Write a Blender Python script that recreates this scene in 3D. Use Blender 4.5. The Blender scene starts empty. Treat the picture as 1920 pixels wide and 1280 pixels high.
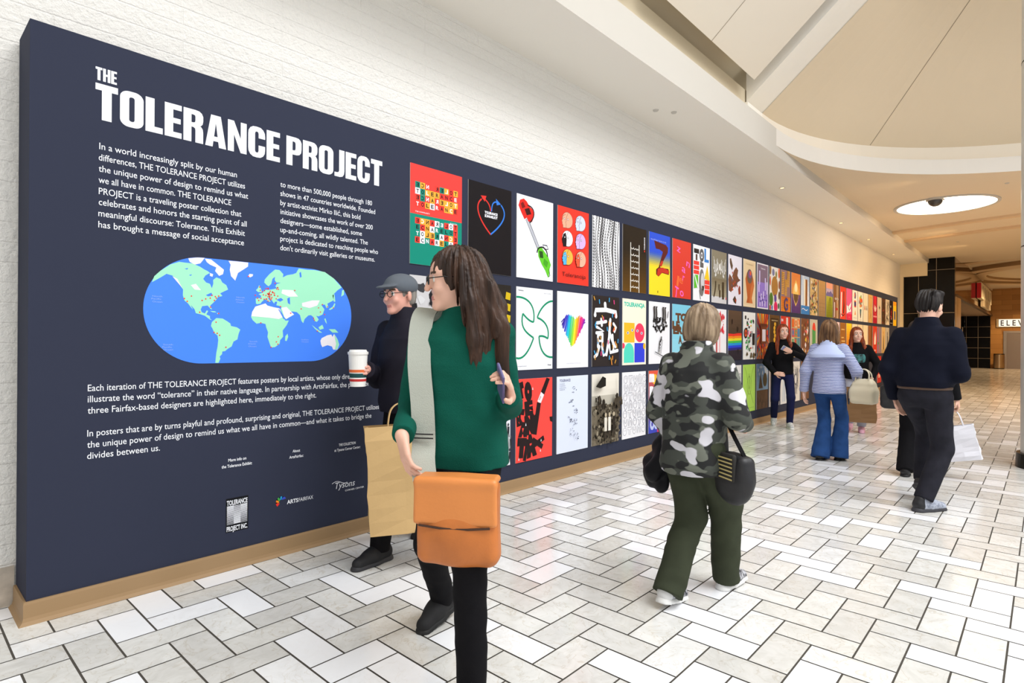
import bpy, math, random
import numpy as np
from mathutils import Vector, Matrix
from mathutils.geometry import tessellate_polygon

S = bpy.context.scene
C = S.collection
# ---------------------------------------------------------------- camera
F_PX, YAW, PITCH, ROLL, EYE = 1092.65, 0.7416152, 0.002019, 0.005086, 1.29
d_ = Vector((math.cos(YAW)*math.cos(PITCH), math.sin(YAW)*math.cos(PITCH), math.sin(PITCH)))
r_ = Vector((math.sin(YAW), -math.cos(YAW), 0)); u_ = r_.cross(d_)
r2 = math.cos(ROLL)*r_ + math.sin(ROLL)*u_
u2 = -math.sin(ROLL)*r_ + math.cos(ROLL)*u_
cam = bpy.data.cameras.new('camera'); cam.sensor_width = 36.0; cam.lens = 36.0*F_PX/1920.0
cam.clip_start = 0.05; cam.clip_end = 200
cam_o = bpy.data.objects.new('camera', cam); C.objects.link(cam_o)
M = Matrix((r2, u2, -d_)).transposed().to_4x4(); M.translation = Vector((0, 0, EYE))
cam_o.matrix_world = M
S.camera = cam_o
# ---------------------------------------------------------------- world, lights, exposure
S.view_settings.view_transform = 'Standard'; S.view_settings.look = 'None'
S.view_settings.gamma = 1.0; S.view_settings.use_curve_mapping = False
S.view_settings.exposure = -0.04
w = bpy.data.worlds.new('daylight'); S.world = w; w.use_nodes = True
bg = w.node_tree.nodes['Background']; bg.inputs[0].default_value = (0.93, 0.965, 1.0, 1); bg.inputs[1].default_value = 0.84
def area(name, loc, target, sx, sy, power, col):
    l = bpy.data.lights.new(name, 'AREA'); l.shape = 'RECTANGLE'; l.size = sx; l.size_y = sy
    l.energy = power; l.color = col
    o = bpy.data.objects.new(name, l); C.objects.link(o); o.location = loc
    o.rotation_euler = (Vector(target)-Vector(loc)).to_track_quat('-Z', 'Y').to_euler(); return o
area('clerestory_daylight', (3.5, -13.5, 11.6), (3.5, 3.7, 1.8), 9.0, 4.0, 780, (1.0, 0.985, 0.965))
area('skylight_daylight', (3.5, -3.6, 9.5), (3.5, -2.2, 0.0), 9.0, 4.0, 1150, (0.97, 0.985, 1.0))
def spot(name, loc, target, power, col, ang=75, blend=0.8, r=0.06):
    l = bpy.data.lights.new(name, 'SPOT'); l.energy = power; l.color = col
    l.spot_size = math.radians(ang); l.spot_blend = blend; l.shadow_soft_size = r
    o = bpy.data.objects.new(name, l); C.objects.link(o); o.location = loc
    o.rotation_euler = (Vector(target)-Vector(loc)).to_track_quat('-Z', 'Y').to_euler(); return o
WARM = (1.0, 0.66, 0.34)
for x, pw in ((12.5, 70), (15.5, 130), (18.5, 150), (21.5, 130)):
    spot('added_wall_wash', (x, 1.7, 4.15), (x+.3, 3.3, 1.8), pw, WARM, 170, 1.0, 0.25)  # added warm spots without fixtures, washing the far wall evenly
for (x, y, pw) in ((14.5, 0.2, 220), (17.5, 1.6, 270), (21, 1.7, 270), (17.5, -2, 270), (27, 0.6, 220), (33, 0.8, 280), (39, 0.6, 600), (33, -3, 220)):
    spot('ceiling_downlight', (x, y, 4.15), (x, y, 0.0), pw, WARM, 150, 0.6, 0.1)

# ---------------------------------------------------------------- helpers
MATS = {}
def lin(c):
    return tuple((v/255.0/12.92) if v/255.0 <= 0.04045 else ((v/255.0+0.055)/1.055)**2.4 for v in c[:3])
def mat(name, rgb, rough=0.6, metal=0.0, bump=0.0, bscale=60.0, var=0.0, vscale=8.0, emit=0.0, spec=0.5, stretch=None, rgb2=None):
    if name in MATS: return MATS[name]
    m = bpy.data.materials.new(name); m.use_nodes = True
    nt = m.node_tree; b = nt.nodes['Principled BSDF']
    col = lin(rgb)+(1,)
    b.inputs['Base Color'].default_value = col; b.inputs['Roughness'].default_value = rough
    b.inputs['Metallic'].default_value = metal; b.inputs['Specular IOR Level'].default_value = spec
    if emit:
        b.inputs['Emission Color'].default_value = col; b.inputs['Emission Strength'].default_value = emit
    if bump or var or rgb2:
        tc = nt.nodes.new('ShaderNodeTexCoord'); mp = nt.nodes.new('ShaderNodeMapping')
        nt.links.new(tc.outputs['Object'], mp.inputs[0])
        if stretch: mp.inputs['Scale'].default_value = stretch
        if var or rgb2:
            n = nt.nodes.new('ShaderNodeTexNoise'); n.inputs['Scale'].default_value = vscale; n.inputs['Detail'].default_value = 5
            nt.links.new(mp.outputs[0], n.inputs['Vector'])
            r = nt.nodes.new('ShaderNodeMix'); r.data_type = 'RGBA'
            c2 = lin(rgb2) if rgb2 else tuple(min(1, c*(1-var)) for c in col[:3])
            r.inputs[6].default_value = col; r.inputs[7].default_value = c2+(1,)
            mr = nt.nodes.new('ShaderNodeMapRange'); mr.inputs[1].default_value = 0.38; mr.inputs[2].default_value = 0.62
            nt.links.new(n.outputs['Fac'], mr.inputs[0]); nt.links.new(mr.outputs[0], r.inputs[0])
            nt.links.new(r.outputs[2], b.inputs['Base Color'])
        if bump:
            n2 = nt.nodes.new('ShaderNodeTexNoise'); n2.inputs['Scale'].default_value = bscale; n2.inputs['Detail'].default_value = 4
            nt.links.new(mp.outputs[0], n2.inputs['Vector'])
            bp = nt.nodes.new('ShaderNodeBump'); bp.inputs['Strength'].default_value = bump; bp.inputs['Distance'].default_value = 0.01
            nt.links.new(n2.outputs['Fac'], bp.inputs['Height']); nt.links.new(bp.outputs[0], b.inputs['Normal'])
    MATS[name] = m
    return m
def flat(rgb, rough=0.45):
    return mat('ink_%d_%d_%d' % tuple(rgb), rgb, rough, spec=0.2)

class MB:
    def __init__(s): s.v = []; s.f = []; s.m = []; s.mats = []
    def mi(s, m):
        if m not in s.mats: s.mats.append(m)
        return s.mats.index(m)
    def face(s, pts, m):
        n = len(s.v); s.v += [tuple(p) for p in pts]; s.f.append(tuple(range(n, n+len(pts)))); s.m.append(s.mi(m))
    def box(s, lo, hi, m):
        x0, y0, z0 = lo; x1, y1, z1 = hi
        n = len(s.v)
        s.v += [(x0,y0,z0),(x1,y0,z0),(x1,y1,z0),(x0,y1,z0),(x0,y0,z1),(x1,y0,z1),(x1,y1,z1),(x0,y1,z1)]
        k = s.mi(m)
        for q in ((0,3,2,1),(4,5,6,7),(0,1,5,4),(1,2,6,5),(2,3,7,6),(3,0,4,7)):
            s.f.append(tuple(n+i for i in q)); s.m.append(k)
    def cyl(s, a, b, r1, r2, m, n=24, caps=True):
        a = Vector(a); b = Vector(b); ax = (b-a).normalized()
        t = ax.orthogonal().normalized(); q = ax.cross(t); k = s.mi(m); o = len(s.v)
        for i in range(n):
            an = 2*math.pi*i/n; dv = t*math.cos(an)+q*math.sin(an)
            s.v.append(tuple(a+dv*r1)); s.v.append(tuple(b+dv*r2))
        for i in range(n):
            j = (i+1) % n
            s.f.append((o+2*i, o+2*j, o+2*j+1, o+2*i+1)); s.m.append(k)
        if caps:
            s.f.append(tuple(o+2*i for i in reversed(range(n)))); s.m.append(k)
            s.f.append(tuple(o+2*i+1 for i in range(n))); s.m.append(k)
    def tube(s, pts, r, m, n=10):
        pts = [Vector(p) for p in pts]; k = s.mi(m); o = len(s.v); up = None
        for i, p in enumerate(pts):
            t = (pts[min(i+1, len(pts)-1)]-pts[max(i-1, 0)]).normalized()
            if up is None: up = t.orthogonal().normalized()
            up = (up-t*up.dot(t)).normalized(); q = t.cross(up)
            for j in range(n):
                an = 2*math.pi*j/n; s.v.append(tuple(p+(up*math.cos(an)+q*math.sin(an))*r))
        for i in range(len(pts)-1):
            for j in range(n):
                a = o+i*n+j; b = o+i*n+(j+1) % n
                s.f.append((a, b, b+n, a+n)); s.m.append(k)
        s.f.append(tuple(o+j for j in reversed(range(n)))); s.m.append(k)
        s.f.append(tuple(o+(len(pts)-1)*n+j for j in range(n))); s.m.append(k)
    def ribbon(s, pts, wdirs, w, th, m):
        # flat strap following pts, width along wdirs, thickness th
        pts = [Vector(p) for p in pts]; k = s.mi(m); o = len(s.v)
        for i, p in enumerate(pts):
            t = (pts[min(i+1, len(pts)-1)]-pts[max(i-1, 0)]).normalized()
            wd = Vector(wdirs[i] if isinstance(wdirs, list) else wdirs); wd = (wd-t*wd.dot(t)).normalized(); nn = t.cross(wd)
            for a, b in ((-1,-1),(1,-1),(1,1),(-1,1)):
                s.v.append(tuple(p+wd*(a*w/2)+nn*(b*th/2)))
        for i in range(len(pts)-1):
            for j in range(4):
                a = o+i*4+j; b = o+i*4+(j+1) % 4
                s.f.append((a, b, b+4, a+4)); s.m.append(k)
        s.f.append((o+3, o+2, o+1, o)); s.m.append(k)
        e = o+(len(pts)-1)*4; s.f.append((e, e+1, e+2, e+3)); s.m.append(k)
    def build(s, name, parent=None, smooth=False, bevel=0.0, loc=None):
        me = bpy.data.meshes.new(name); me.from_pydata(s.v, [], s.f); me.update()
        for m in s.mats: me.materials.append(m)
        me.polygons.foreach_set('material_index', s.m)
        if smooth: me.polygons.foreach_set('use_smooth', [True]*len(s.f))
        o = bpy.data.objects.new(name, me); C.objects.link(o)
        if parent is not None: o.parent = parent
        if loc is not None: o.location = loc
        if bevel:
            bv = o.modifiers.new('bevel', 'BEVEL'); bv.width = bevel; bv.segments = 2; bv.limit_method = 'ANGLE'
        return o
def tag(o, label=None, cat=None, group=None, kind=None):
    if label: o['label'] = label
    if cat: o['category'] = cat
    if group: o['group'] = group
    if kind: o['kind'] = kind
    return o
def empty(name, loc, label=None, cat=None, group=None, rz=0.0):
    o = bpy.data.objects.new(name, None); C.objects.link(o); o.location = loc; o.rotation_euler = (0, 0, rz)
    o.empty_display_size = 0.2
    return tag(o, label, cat, group)
def struct(o): o['kind'] = 'structure'; return o

TXT = {}
def text_tris(s, bold=0.0):
    key = (s, bold)
    if key not in TXT:
        c = bpy.data.curves.new('t', 'FONT'); c.body = s; c.size = 1; c.offset = bold; c.resolution_u = 3
        o = bpy.data.objects.new('t', c); C.objects.link(o)
        bpy.context.view_layer.update()
        ev = o.evaluated_get(bpy.context.evaluated_depsgraph_get()); me = ev.to_mesh()
        vs = [(v.co.x, v.co.y) for v in me.vertices]; fs = [tuple(p.vertices) for p in me.polygons]
        ev.to_mesh_clear(); bpy.data.objects.remove(o); bpy.data.curves.remove(c)
        TXT[key] = (vs, fs)
    return TXT[key]
# ---------------------------------------------------------------- setting materials
def wall_mat():
    m = bpy.data.materials.new('painted_split_block'); m.use_nodes = True; nt = m.node_tree; b = nt.nodes['Principled BSDF']
    b.inputs['Base Color'].default_value = lin((243, 240, 234))+(1,); b.inputs['Roughness'].default_value = 0.8
    tc = nt.nodes.new('ShaderNodeTexCoord'); mp = nt.nodes.new('ShaderNodeMapping'); mp.inputs['Rotation'].default_value = (math.pi/2, 0, 0)
    nt.links.new(tc.outputs['Object'], mp.inputs[0])
    br = nt.nodes.new('ShaderNodeTexBrick'); br.inputs['Scale'].default_value = 1.0
    br.inputs['Brick Width'].default_value = 1.2; br.inputs['Row Height'].default_value = 0.098
    br.inputs['Mortar Size'].default_value = 0.006; br.inputs['Mortar Smooth'].default_value = 0.6
    br.inputs['Color1'].default_value = (0.56,)*3+(1,); br.inputs['Color2'].default_value = (0.52,)*3+(1,); br.inputs['Mortar'].default_value = (0.15,)*3+(1,)
    nt.links.new(mp.outputs[0], br.inputs['Vector'])
    n1 = nt.nodes.new('ShaderNodeTexNoise'); n1.inputs['Scale'].default_value = 34; n1.inputs['Detail'].default_value = 7; n1.inputs['Roughness'].default_value = 0.62
    nt.links.new(mp.outputs[0], n1.inputs['Vector'])
    mx = nt.nodes.new('ShaderNodeMath'); mx.operation = 'MULTIPLY_ADD'; mx.inputs[1].default_value = 2.0
    nt.links.new(n1.outputs['Fac'], mx.inputs[0])
    bw = nt.nodes.new('ShaderNodeRGBToBW'); nt.links.new(br.outputs['Color'], bw.inputs[0]); nt.links.new(bw.outputs[0], mx.inputs[2])
    bp = nt.nodes.new('ShaderNodeBump'); bp.inputs['Strength'].default_value = 0.6; bp.inputs['Distance'].default_value = 0.02
    nt.links.new(mx.outputs[0], bp.inputs['Height']); nt.links.new(bp.outputs[0], b.inputs['Normal'])
    return m
def floor_mat():
    m = bpy.data.materials.new('stone_tile'); m.use_nodes = True; nt = m.node_tree; b = nt.nodes['Principled BSDF']
    at = nt.nodes.new('ShaderNodeAttribute'); at.attribute_name = 'tint'
    tc = nt.nodes.new('ShaderNodeTexCoord')
    off = nt.nodes.new('ShaderNodeVectorMath'); off.operation = 'MULTIPLY_ADD'; off.inputs[1].default_value = (37, 91, 53)
    nt.links.new(at.outputs['Color'], off.inputs[0]); nt.links.new(tc.outputs['Object'], off.inputs[2])
    n = nt.nodes.new('ShaderNodeTexNoise'); n.inputs['Scale'].default_value = 9; n.inputs['Detail'].default_value = 8; n.inputs['Distortion'].default_value = 1.2; n.inputs['Roughness'].default_value = 0.65
    nt.links.new(off.outputs[0], n.inputs['Vector'])
    cr = nt.nodes.new('ShaderNodeValToRGB'); e = cr.color_ramp.elements
    e[0].position = 0.33; e[0].color = (0.88, 0.875, 0.86, 1); e[1].position = 0.62; e[1].color = (1.02, 1.02, 1.02, 1)
    nt.links.new(n.outputs['Fac'], cr.inputs[0])
    w1 = nt.nodes.new('ShaderNodeTexNoise'); w1.inputs['Scale'].default_value = 5; w1.inputs['Detail'].default_value = 6; w1.inputs['Distortion'].default_value = 2.5
    nt.links.new(off.outputs[0], w1.inputs['Vector'])
    vn = nt.nodes.new('ShaderNodeValToRGB'); e = vn.color_ramp.elements
    e[0].position = 0.485; e[0].color = (1, 1, 1, 1); e[1].position = 0.515; e[1].color = (1, 1, 1, 1)
    q = vn.color_ramp.elements.new(0.5); q.color = (0.86, 0.82, 0.76, 1)
    nt.links.new(w1.outputs['Fac'], vn.inputs[0])
    m1 = nt.nodes.new('ShaderNodeMix'); m1.data_type = 'RGBA'; m1.blend_type = 'MULTIPLY'
    nt.links.new(cr.outputs[0], m1.inputs[6]); nt.links.new(vn.outputs[0], m1.inputs[7]); m1.inputs[0].default_value = 1
    sp = nt.nodes.new('ShaderNodeSeparateColor'); nt.links.new(at.outputs['Color'], sp.inputs[0])
    cl = nt.nodes.new('ShaderNodeValToRGB'); e = cl.color_ramp.elements; cl.color_ramp.interpolation = 'LINEAR'
    e[0].position = 0.0; e[0].color = lin((210, 209, 206))+(1,); e[1].position = 1.0; e[1].color = lin((244, 245, 248))+(1,)
    for p_, c_ in ((0.35, (219, 218, 214)), (0.68, (228, 228, 226)), (0.8, (244, 245, 248))):
        q = cl.color_ramp.elements.new(p_); q.color = lin(c_)+(1,)
    nt.links.new(sp.outputs[0], cl.inputs[0])
    m2 = nt.nodes.new('ShaderNodeMix'); m2.data_type = 'RGBA'; m2.blend_type = 'MULTIPLY'
    mr = nt.nodes.new('ShaderNodeMapRange'); mr.inputs[1].default_value = 0.7; mr.inputs[2].default_value = 0.85; mr.inputs[3].default_value = 1.0; mr.inputs[4].default_value = 0.12
    nt.links.new(sp.outputs[0], mr.inputs[0]); nt.links.new(mr.outputs[0], m2.inputs[0])
    nt.links.new(cl.outputs[0], m2.inputs[6]); nt.links.new(m1.outputs[2], m2.inputs[7])
    nt.links.new(m2.outputs[2], b.inputs['Base Color'])
    b.inputs['Roughness'].default_value = 0.16; b.inputs['Specular IOR Level'].default_value = 0.5
    return m
M_WALL = wall_mat(); M_FLOOR = floor_mat()
M_GROUT = mat('dark_grout', (74, 69, 62), 0.9, bump=0.2, bscale=200)
M_CEIL = mat('ceiling_plaster', (236, 227, 212), 0.85, bump=0.03, bscale=40)
M_CEILW = mat('fascia_paint_dimmed', (200, 195, 186), 0.85)  # white fascia paint darkened in its colour to offset the strong daylight
M_RING = mat('fascia_paint_lit', (226, 221, 213), 0.85)  # same fascia paint in a lighter copy, the ring's brightness put into the colour
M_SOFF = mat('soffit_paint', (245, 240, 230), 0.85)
M_CEIL2 = mat('tan_ceiling_plaster', (228, 212, 186), 0.85)
M_TROUGH = mat('cove_paint', (222, 208, 180), 0.8)
M_CREAM = mat('cream_paint', (232, 216, 182), 0.8)
M_BLACK = mat('black_polished_tile', (10, 9, 9), 0.2, spec=0.18)
M_GROUTL = mat('light_tile_joint', (150, 140, 125), 0.8)
M_WOOD = None
def wood_wall_mat():
    m = bpy.data.materials.new('brown_stone_cladding'); m.use_nodes = True; nt = m.node_tree; b = nt.nodes['Principled BSDF']
    tc = nt.nodes.new('ShaderNodeTexCoord'); mp = nt.nodes.new('ShaderNodeMapping'); mp.inputs['Rotation'].default_value = (math.pi/2, 0, math.pi/2)
    sw = nt.nodes.new('ShaderNodeSeparateXYZ'); cb = nt.nodes.new('ShaderNodeCombineXYZ'); nt.links.new(tc.outputs['Object'], sw.inputs[0])
    nt.links.new(sw.outputs[1], cb.inputs[0]); nt.links.new(sw.outputs[2], cb.inputs[1])
    br = nt.nodes.new('ShaderNodeTexBrick'); br.inputs['Scale'].default_value = 1; br.inputs['Brick Width'].default_value = 0.9; br.inputs['Row Height'].default_value = 0.27
    br.inputs['Mortar Size'].default_value = 0.004
    br.inputs['Color1'].default_value = lin((196, 146, 80))+(1,); br.inputs['Color2'].default_value = lin((164, 116, 60))+(1,); br.inputs['Mortar'].default_value = lin((120, 84, 44))+(1,)
    nt.links.new(cb.outputs[0], br.inputs['Vector']); nt.links.new(br.outputs['Color'], b.inputs['Base Color'])
    b.inputs['Roughness'].default_value = 0.5
    return m
M_WOOD = wood_wall_mat()

# ---------------------------------------------------------------- floor: herringbone stone tiles over dark grout
U, FX, FY = 0.155555, 0.385688, 3.228146
def build_floor():
    rnd = random.Random(4)
    g = 0.0037; V = []; Fc = []; T = []
    i0, i1, j0, j1 = -30, 285, -4, 64
    for i in range(i0, i1):
        for j in range(j0, j1):
            k = (i+j) % 4
            # lines along X on row boundary j start at i+j=0 (mod 4)
            if k == 0: x0, x1, y1, y0 = i, i+2, -j, -(j+1)
            elif k == 2: x0, x1, y1, y0 = i, i+1, -j, -(j+2)
            else: continue
            gx = g if k == 0 else g*1.2
            xa, xb = FX+x0*U+gx, FX+x1*U-gx; ya, yb = FY+y0*U+g, FY+y1*U-g
            if yb > 3.95 or xb < -4: continue
            n = len(V); V += [(xa, ya, 0), (xb, ya, 0), (xb, yb, 0), (xa, yb, 0)]
            Fc.append((n, n+1, n+2, n+3)); T.append((rnd.random(), rnd.random(), rnd.random(), 1))
    nt_ = len(Fc); n = len(V)
    V += [(-5, -7.5, -0.0025), (43, -7.5, -0.0025), (43, 3.95, -0.0025), (-5, 3.95, -0.0025)]; Fc.append((n, n+1, n+2, n+3)); T.append((0, 0, 0, 1))
    me = bpy.data.meshes.new('floor'); me.from_pydata(V, [], Fc); me.update()
    me.materials.append(M_FLOOR); me.materials.append(M_GROUT)
    me.polygons.foreach_set('material_index', [0]*nt_+[1])
    a = me.color_attributes.new('tint', 'FLOAT_COLOR', 'CORNER')
    a.data.foreach_set('color', [c for t in T for _ in range(4) for c in t])
    o = bpy.data.objects.new('floor', me); C.objects.link(o); struct(o)
build_floor()

# ---------------------------------------------------------------- walls
WY = 3.72
b = MB(); b.box((-5, WY, 0), (23.93, WY+0.25, 4.07), M_WALL); struct(b.build('wall_left'))
b = MB(); b.box((-5, WY-0.012, 0), (0.462, WY+0.01, 0.19), mat('stone_base_tile', (205, 192, 176), 0.4, var=0.25, vscale=14)); struct(b.build('baseboard_left'))
b = MB(); b.box((-5, -7.5, 0), (-4.9, WY+.25, 4.07), M_WALL); struct(b.build('wall_rear'))
b = MB(); b.box((13.3, -7.3, 0), (42.3, -7.05, 4.4), M_CREAM); struct(b.build('wall_right_added'))  # unseen wall, added to keep cool daylight off the warm far end
# end of the white wall: cream return, black tile pier, header
b = MB()
b.box((23.9, 3.63, 0), (24.05, WY+.25, 4.07), M_CREAM)
b.box((23.9, 2.95, 3.62), (24.2, 3.63, 4.07), M_CREAM)
b.box((23.9, 2.95, 4.07), (24.2, WY+.25, 4.45), M_CREAM)
struct(b.build('trim_1'))
def tiled(name, x, y0, y1, z0, z1, ys, zs, depth=0.3):
    b = MB(); b.box((x, y0, z0), (x+depth, y1, z1), M_BLACK)
    for y in ys: b.box((x-0.002, y-0.007, z0), (x+0.002, y+0.007, z1), M_GROUTL)
    for z in zs: b.box((x-0.002, y0, z-0.007), (x+0.002, y1, z+0.007), M_GROUTL)
    return b
b = tiled('p', 24.0, 2.22, 2.95, 0, 4.41, (2.71,), (0.93, 2.36, 3.80))
b.box((24.02, 2.95, 0), (24.3, 3.63, 3.62), M_BLACK)
b.box((24.018, 3.2, 0), (24.022, 3.214, 3.62), M_GROUTL)
for z in (0.93, 2.36): b.box((24.018, 2.95, z-.007), (24.022, 3.63, z+.007), M_GROUTL)
struct(b.build('wall_end_pier'))
b = tiled('q', 42.0, 2.28, 4.2, 0, 2.94, (2.82, 3.35, 3.88), (0.54, 1.13, 1.72, 2.32))
struct(b.build('wall_recess'))
b = MB(); b.box((42.0, -7.1, 0), (42.3, 2.28, 4.45), M_WOOD); struct(b.build('wall_far'))
# ---------------------------------------------------------------- ceiling
AX, AY, AR = 8.9, -1.43, 4.35
def arc(R, n=48, a0=90, a1=-90):
    return [(AX+R*math.cos(math.radians(a0+(a1-a0)*i/n)), AY+R*math.sin(math.radians(a0+(a1-a0)*i/n))) for i in range(n+1)]
SZ, LZ, RZ = 4.05, 4.20, 4.45
YS = 2.92
b = MB()
b.face([(-5, YS, SZ), (-5, 3.95, SZ), (24.2, 3.95, SZ), (24.2, YS, SZ)], M_SOFF)      # underside of the soffit over the wall
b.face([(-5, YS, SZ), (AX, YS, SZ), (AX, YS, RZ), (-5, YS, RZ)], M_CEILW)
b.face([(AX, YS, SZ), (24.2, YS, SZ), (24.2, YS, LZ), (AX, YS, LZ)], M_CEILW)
b.face([(-5, YS, RZ), (AX, YS, RZ), (AX, YS+.9, RZ), (-5, YS+.9, RZ)], M_TROUGH)
struct(b.build('trim_2'))
A = arc(AR)
b = MB()
for i in range(len(A)-1):      # lower ceiling around the round end of the recess
    (xa, ya), (xb, yb) = A[i], A[i+1]
    b.face([(xa, ya, LZ), (26, ya, LZ), (26, yb, LZ), (xb, yb, LZ)][::-1] if False else [(xa, ya, LZ), (26.0, ya, LZ), (26.0, yb, LZ), (xb, yb, LZ)], M_CEIL2)
b.face([(-5, -5.78, LZ), (26, -5.78, LZ), (26, -7.3, LZ), (-5, -7.3, LZ)], M_CEIL2)
struct(b.build('ceiling'))
b = MB()
for i in range(len(A)-1):
    (xa, ya), (xb, yb) = A[i], A[i+1]
    b.face([(xa, ya, LZ), (xb, yb, LZ), (xb, yb, RZ), (xa, ya, RZ)], M_RING)
A2 = arc(AR+0.2); T2 = 4.72
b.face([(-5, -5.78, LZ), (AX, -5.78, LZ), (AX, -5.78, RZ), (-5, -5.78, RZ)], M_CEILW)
struct(b.build('trim_3', smooth=False))
b = MB()
for i in range(len(A)-1):
    b.face([A[i]+(RZ,), A[i+1]+(RZ,), A2[i+1]+(RZ,), A2[i]+(RZ,)], M_CEIL)
    b.face([A2[i]+(RZ,), A2[i+1]+(RZ,), A2[i+1]+(T2,), A2[i]+(T2,)], M_CEIL)
struct(b.build('trim_4'))
# conical end of the vault and the straight pitched slope
SL = 0.84
b = MB()
R0, R1 = AR+0.2, 2.75
A3 = arc(R1)
for i in range(len(A)-1):
    b.face([A2[i]+(T2,), A2[i+1]+(T2,), A3[i+1]+(T2+(R0-R1)*SL,), A3[i]+(T2+(R0-R1)*SL,)], M_CEIL2)
o = b.build('ceiling_vault', smooth=True); struct(o)
b = MB(); zt_ = T2+(R0-R1)*SL; A4 = arc(R1); A5 = arc(1.3)
for i in range(len(A4)-1):
    b.face([A4[i]+(zt_,), A4[i+1]+(zt_,), A4[i+1]+(zt_+.3,), A4[i]+(zt_+.3,)], M_CEIL2)
    b.face([A4[i]+(zt_+.3,), A4[i+1]+(zt_+.3,), A5[i+1]+(zt_+.3,), A5[i]+(zt_+.3,)], M_CEIL2)
M_SEAM = mat('panel_joint', (150, 134, 110), .9)
for deg in (54, 8, -40):
    t = math.radians(deg); c, s_ = math.cos(t), math.sin(t); w_ = .006
    pt = lambda R, o_: (AX+R*c-o_*s_, AY+R*s_+o_*c, T2+(R0-R)*SL-.004)
    b.face([pt(R0-.01, -w_), pt(R0-.01, w_), pt(R1, w_), pt(R1, -w_)], M_SEAM)
struct(b.build('trim_8'))
b = MB()
y0, z0 = YS+0.22, 4.74
def sl(y, dn=0.0): return z0+(y0-y)*SL-dn
b.face([(-5, y0+.9, sl(y0)-.1), (AX, y0+.9, sl(y0)-.1), (AX, -1.0, sl(-1.0)), (-5, -1.0, sl(-1.0))], M_TROUGH)
b.box((-5, y0+.02, RZ), (AX, y0+.3, 4.9), M_TROUGH)
struct(b.build('ceiling_slope'))
b = MB()      # rib between the panels and the round end
for (xa, xb) in ((8.32, 8.93),):
    yt = -1.0
    lo = [(xa, y0, sl(y0, .02)), (xb, y0, sl(y0, .02)), (xb, y0, sl(y0, -.5)), (xa, y0, sl(y0, -.5))]
    hi = [(xa, yt, sl(yt, .02)), (xb, yt, sl(yt, .02)), (xb, yt, sl(yt, -.5)), (xa, yt, sl(yt, -.5))]
    b.face(lo, M_SOFF); b.face([lo[1], lo[0], hi[0], hi[1]], M_SOFF)
    b.face([lo[0], lo[3], hi[3], hi[0]], M_SOFF); b.face([lo[2], lo[1], hi[1], hi[2]], M_SOFF)
    b.box((xa, y0-0.02, RZ), (xb, y0+0.25, sl(y0, .02)), M_SOFF)
struct(b.build('trim_5'))
b = MB()      # flat boards hung under the slope with open joints
for (xa, xb) in ((5.28, 8.02), (2.30, 5.10), (-0.7, 2.14), (-3.7, -0.85)):
    ya, yb = 2.92, -0.9; th = 0.05
    P = [(xa, ya, sl(ya, .06)), (xb, ya, sl(ya, .06)), (xb, yb, sl(yb, .06)), (xa, yb, sl(yb, .06))]
    Q = [(x, y, z+th) for x, y, z in P]
    b.face(P, M_CEIL); b.face(Q[::-1], M_CEIL); xm = (xa+xb)/2
    b.face([(xm-.004, ya, P[0][2]-.004), (xm+.004, ya, P[0][2]-.004), (xm+.004, yb, P[2][2]-.004), (xm-.004, yb, P[2][2]-.004)], M_SEAM)
    for i in range(4):
        j = (i+1) % 4; b.face([P[j], P[i], Q[i], Q[j]], M_CEIL)
struct(b.build('ceiling_boards'))
# low hall beyond: curved reveals and round coffer
HZ = 4.41
b = MB()
b.face([(24.0, 2.3, HZ), (42.2, 2.3, HZ), (42.2, -7.2, HZ), (24.0, -7.2, HZ)], M_CEIL2)
b.face([(25.9, 3.9, LZ), (25.9, -7.2, LZ), (25.9, -7.2, HZ), (25.9, 3.9, HZ)], M_CEIL2)
struct(b.build('ceiling_hall'))
M_REV = mat('reveal_painted_shade', (170, 138, 98), 0.9)  # step sides coloured darker than the plaster, shade put into the colour
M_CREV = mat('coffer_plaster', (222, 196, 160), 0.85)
def ring_band(b, cx, cy, r0, r1, za, zb, m, mi, a0=0, a1=360, n=60):
    for i in range(n):
        t0 = math.radians(a0+(a1-a0)*i/n); t1 = math.radians(a0+(a1-a0)*(i+1)/n)
        p = lambda r, t, z: (cx+r*math.cos(t), cy+r*math.sin(t), z)
        b.face([p(r0,t0,za), p(r1,t0,za), p(r1,t1,za), p(r0,t1,za)], m)
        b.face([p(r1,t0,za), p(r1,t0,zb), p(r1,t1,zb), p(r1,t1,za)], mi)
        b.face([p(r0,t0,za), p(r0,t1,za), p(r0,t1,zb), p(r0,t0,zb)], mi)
b = MB()
for r, dz, wd in ((5.6, .16, .5), (4.7, .10, .45)):
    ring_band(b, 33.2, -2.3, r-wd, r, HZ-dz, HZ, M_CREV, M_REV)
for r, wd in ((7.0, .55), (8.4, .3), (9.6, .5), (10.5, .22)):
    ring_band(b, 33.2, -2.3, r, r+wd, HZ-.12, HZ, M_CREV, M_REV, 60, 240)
struct(b.build('trim_6'))
b = MB()
for r in (14.6, 16.2):
    ring_band(b, 33.2, -2.3, r, r+.22, LZ-.05, LZ, M_CREV, M_CREV, 120, 210)
struct(b.build('trim_7'))
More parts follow.
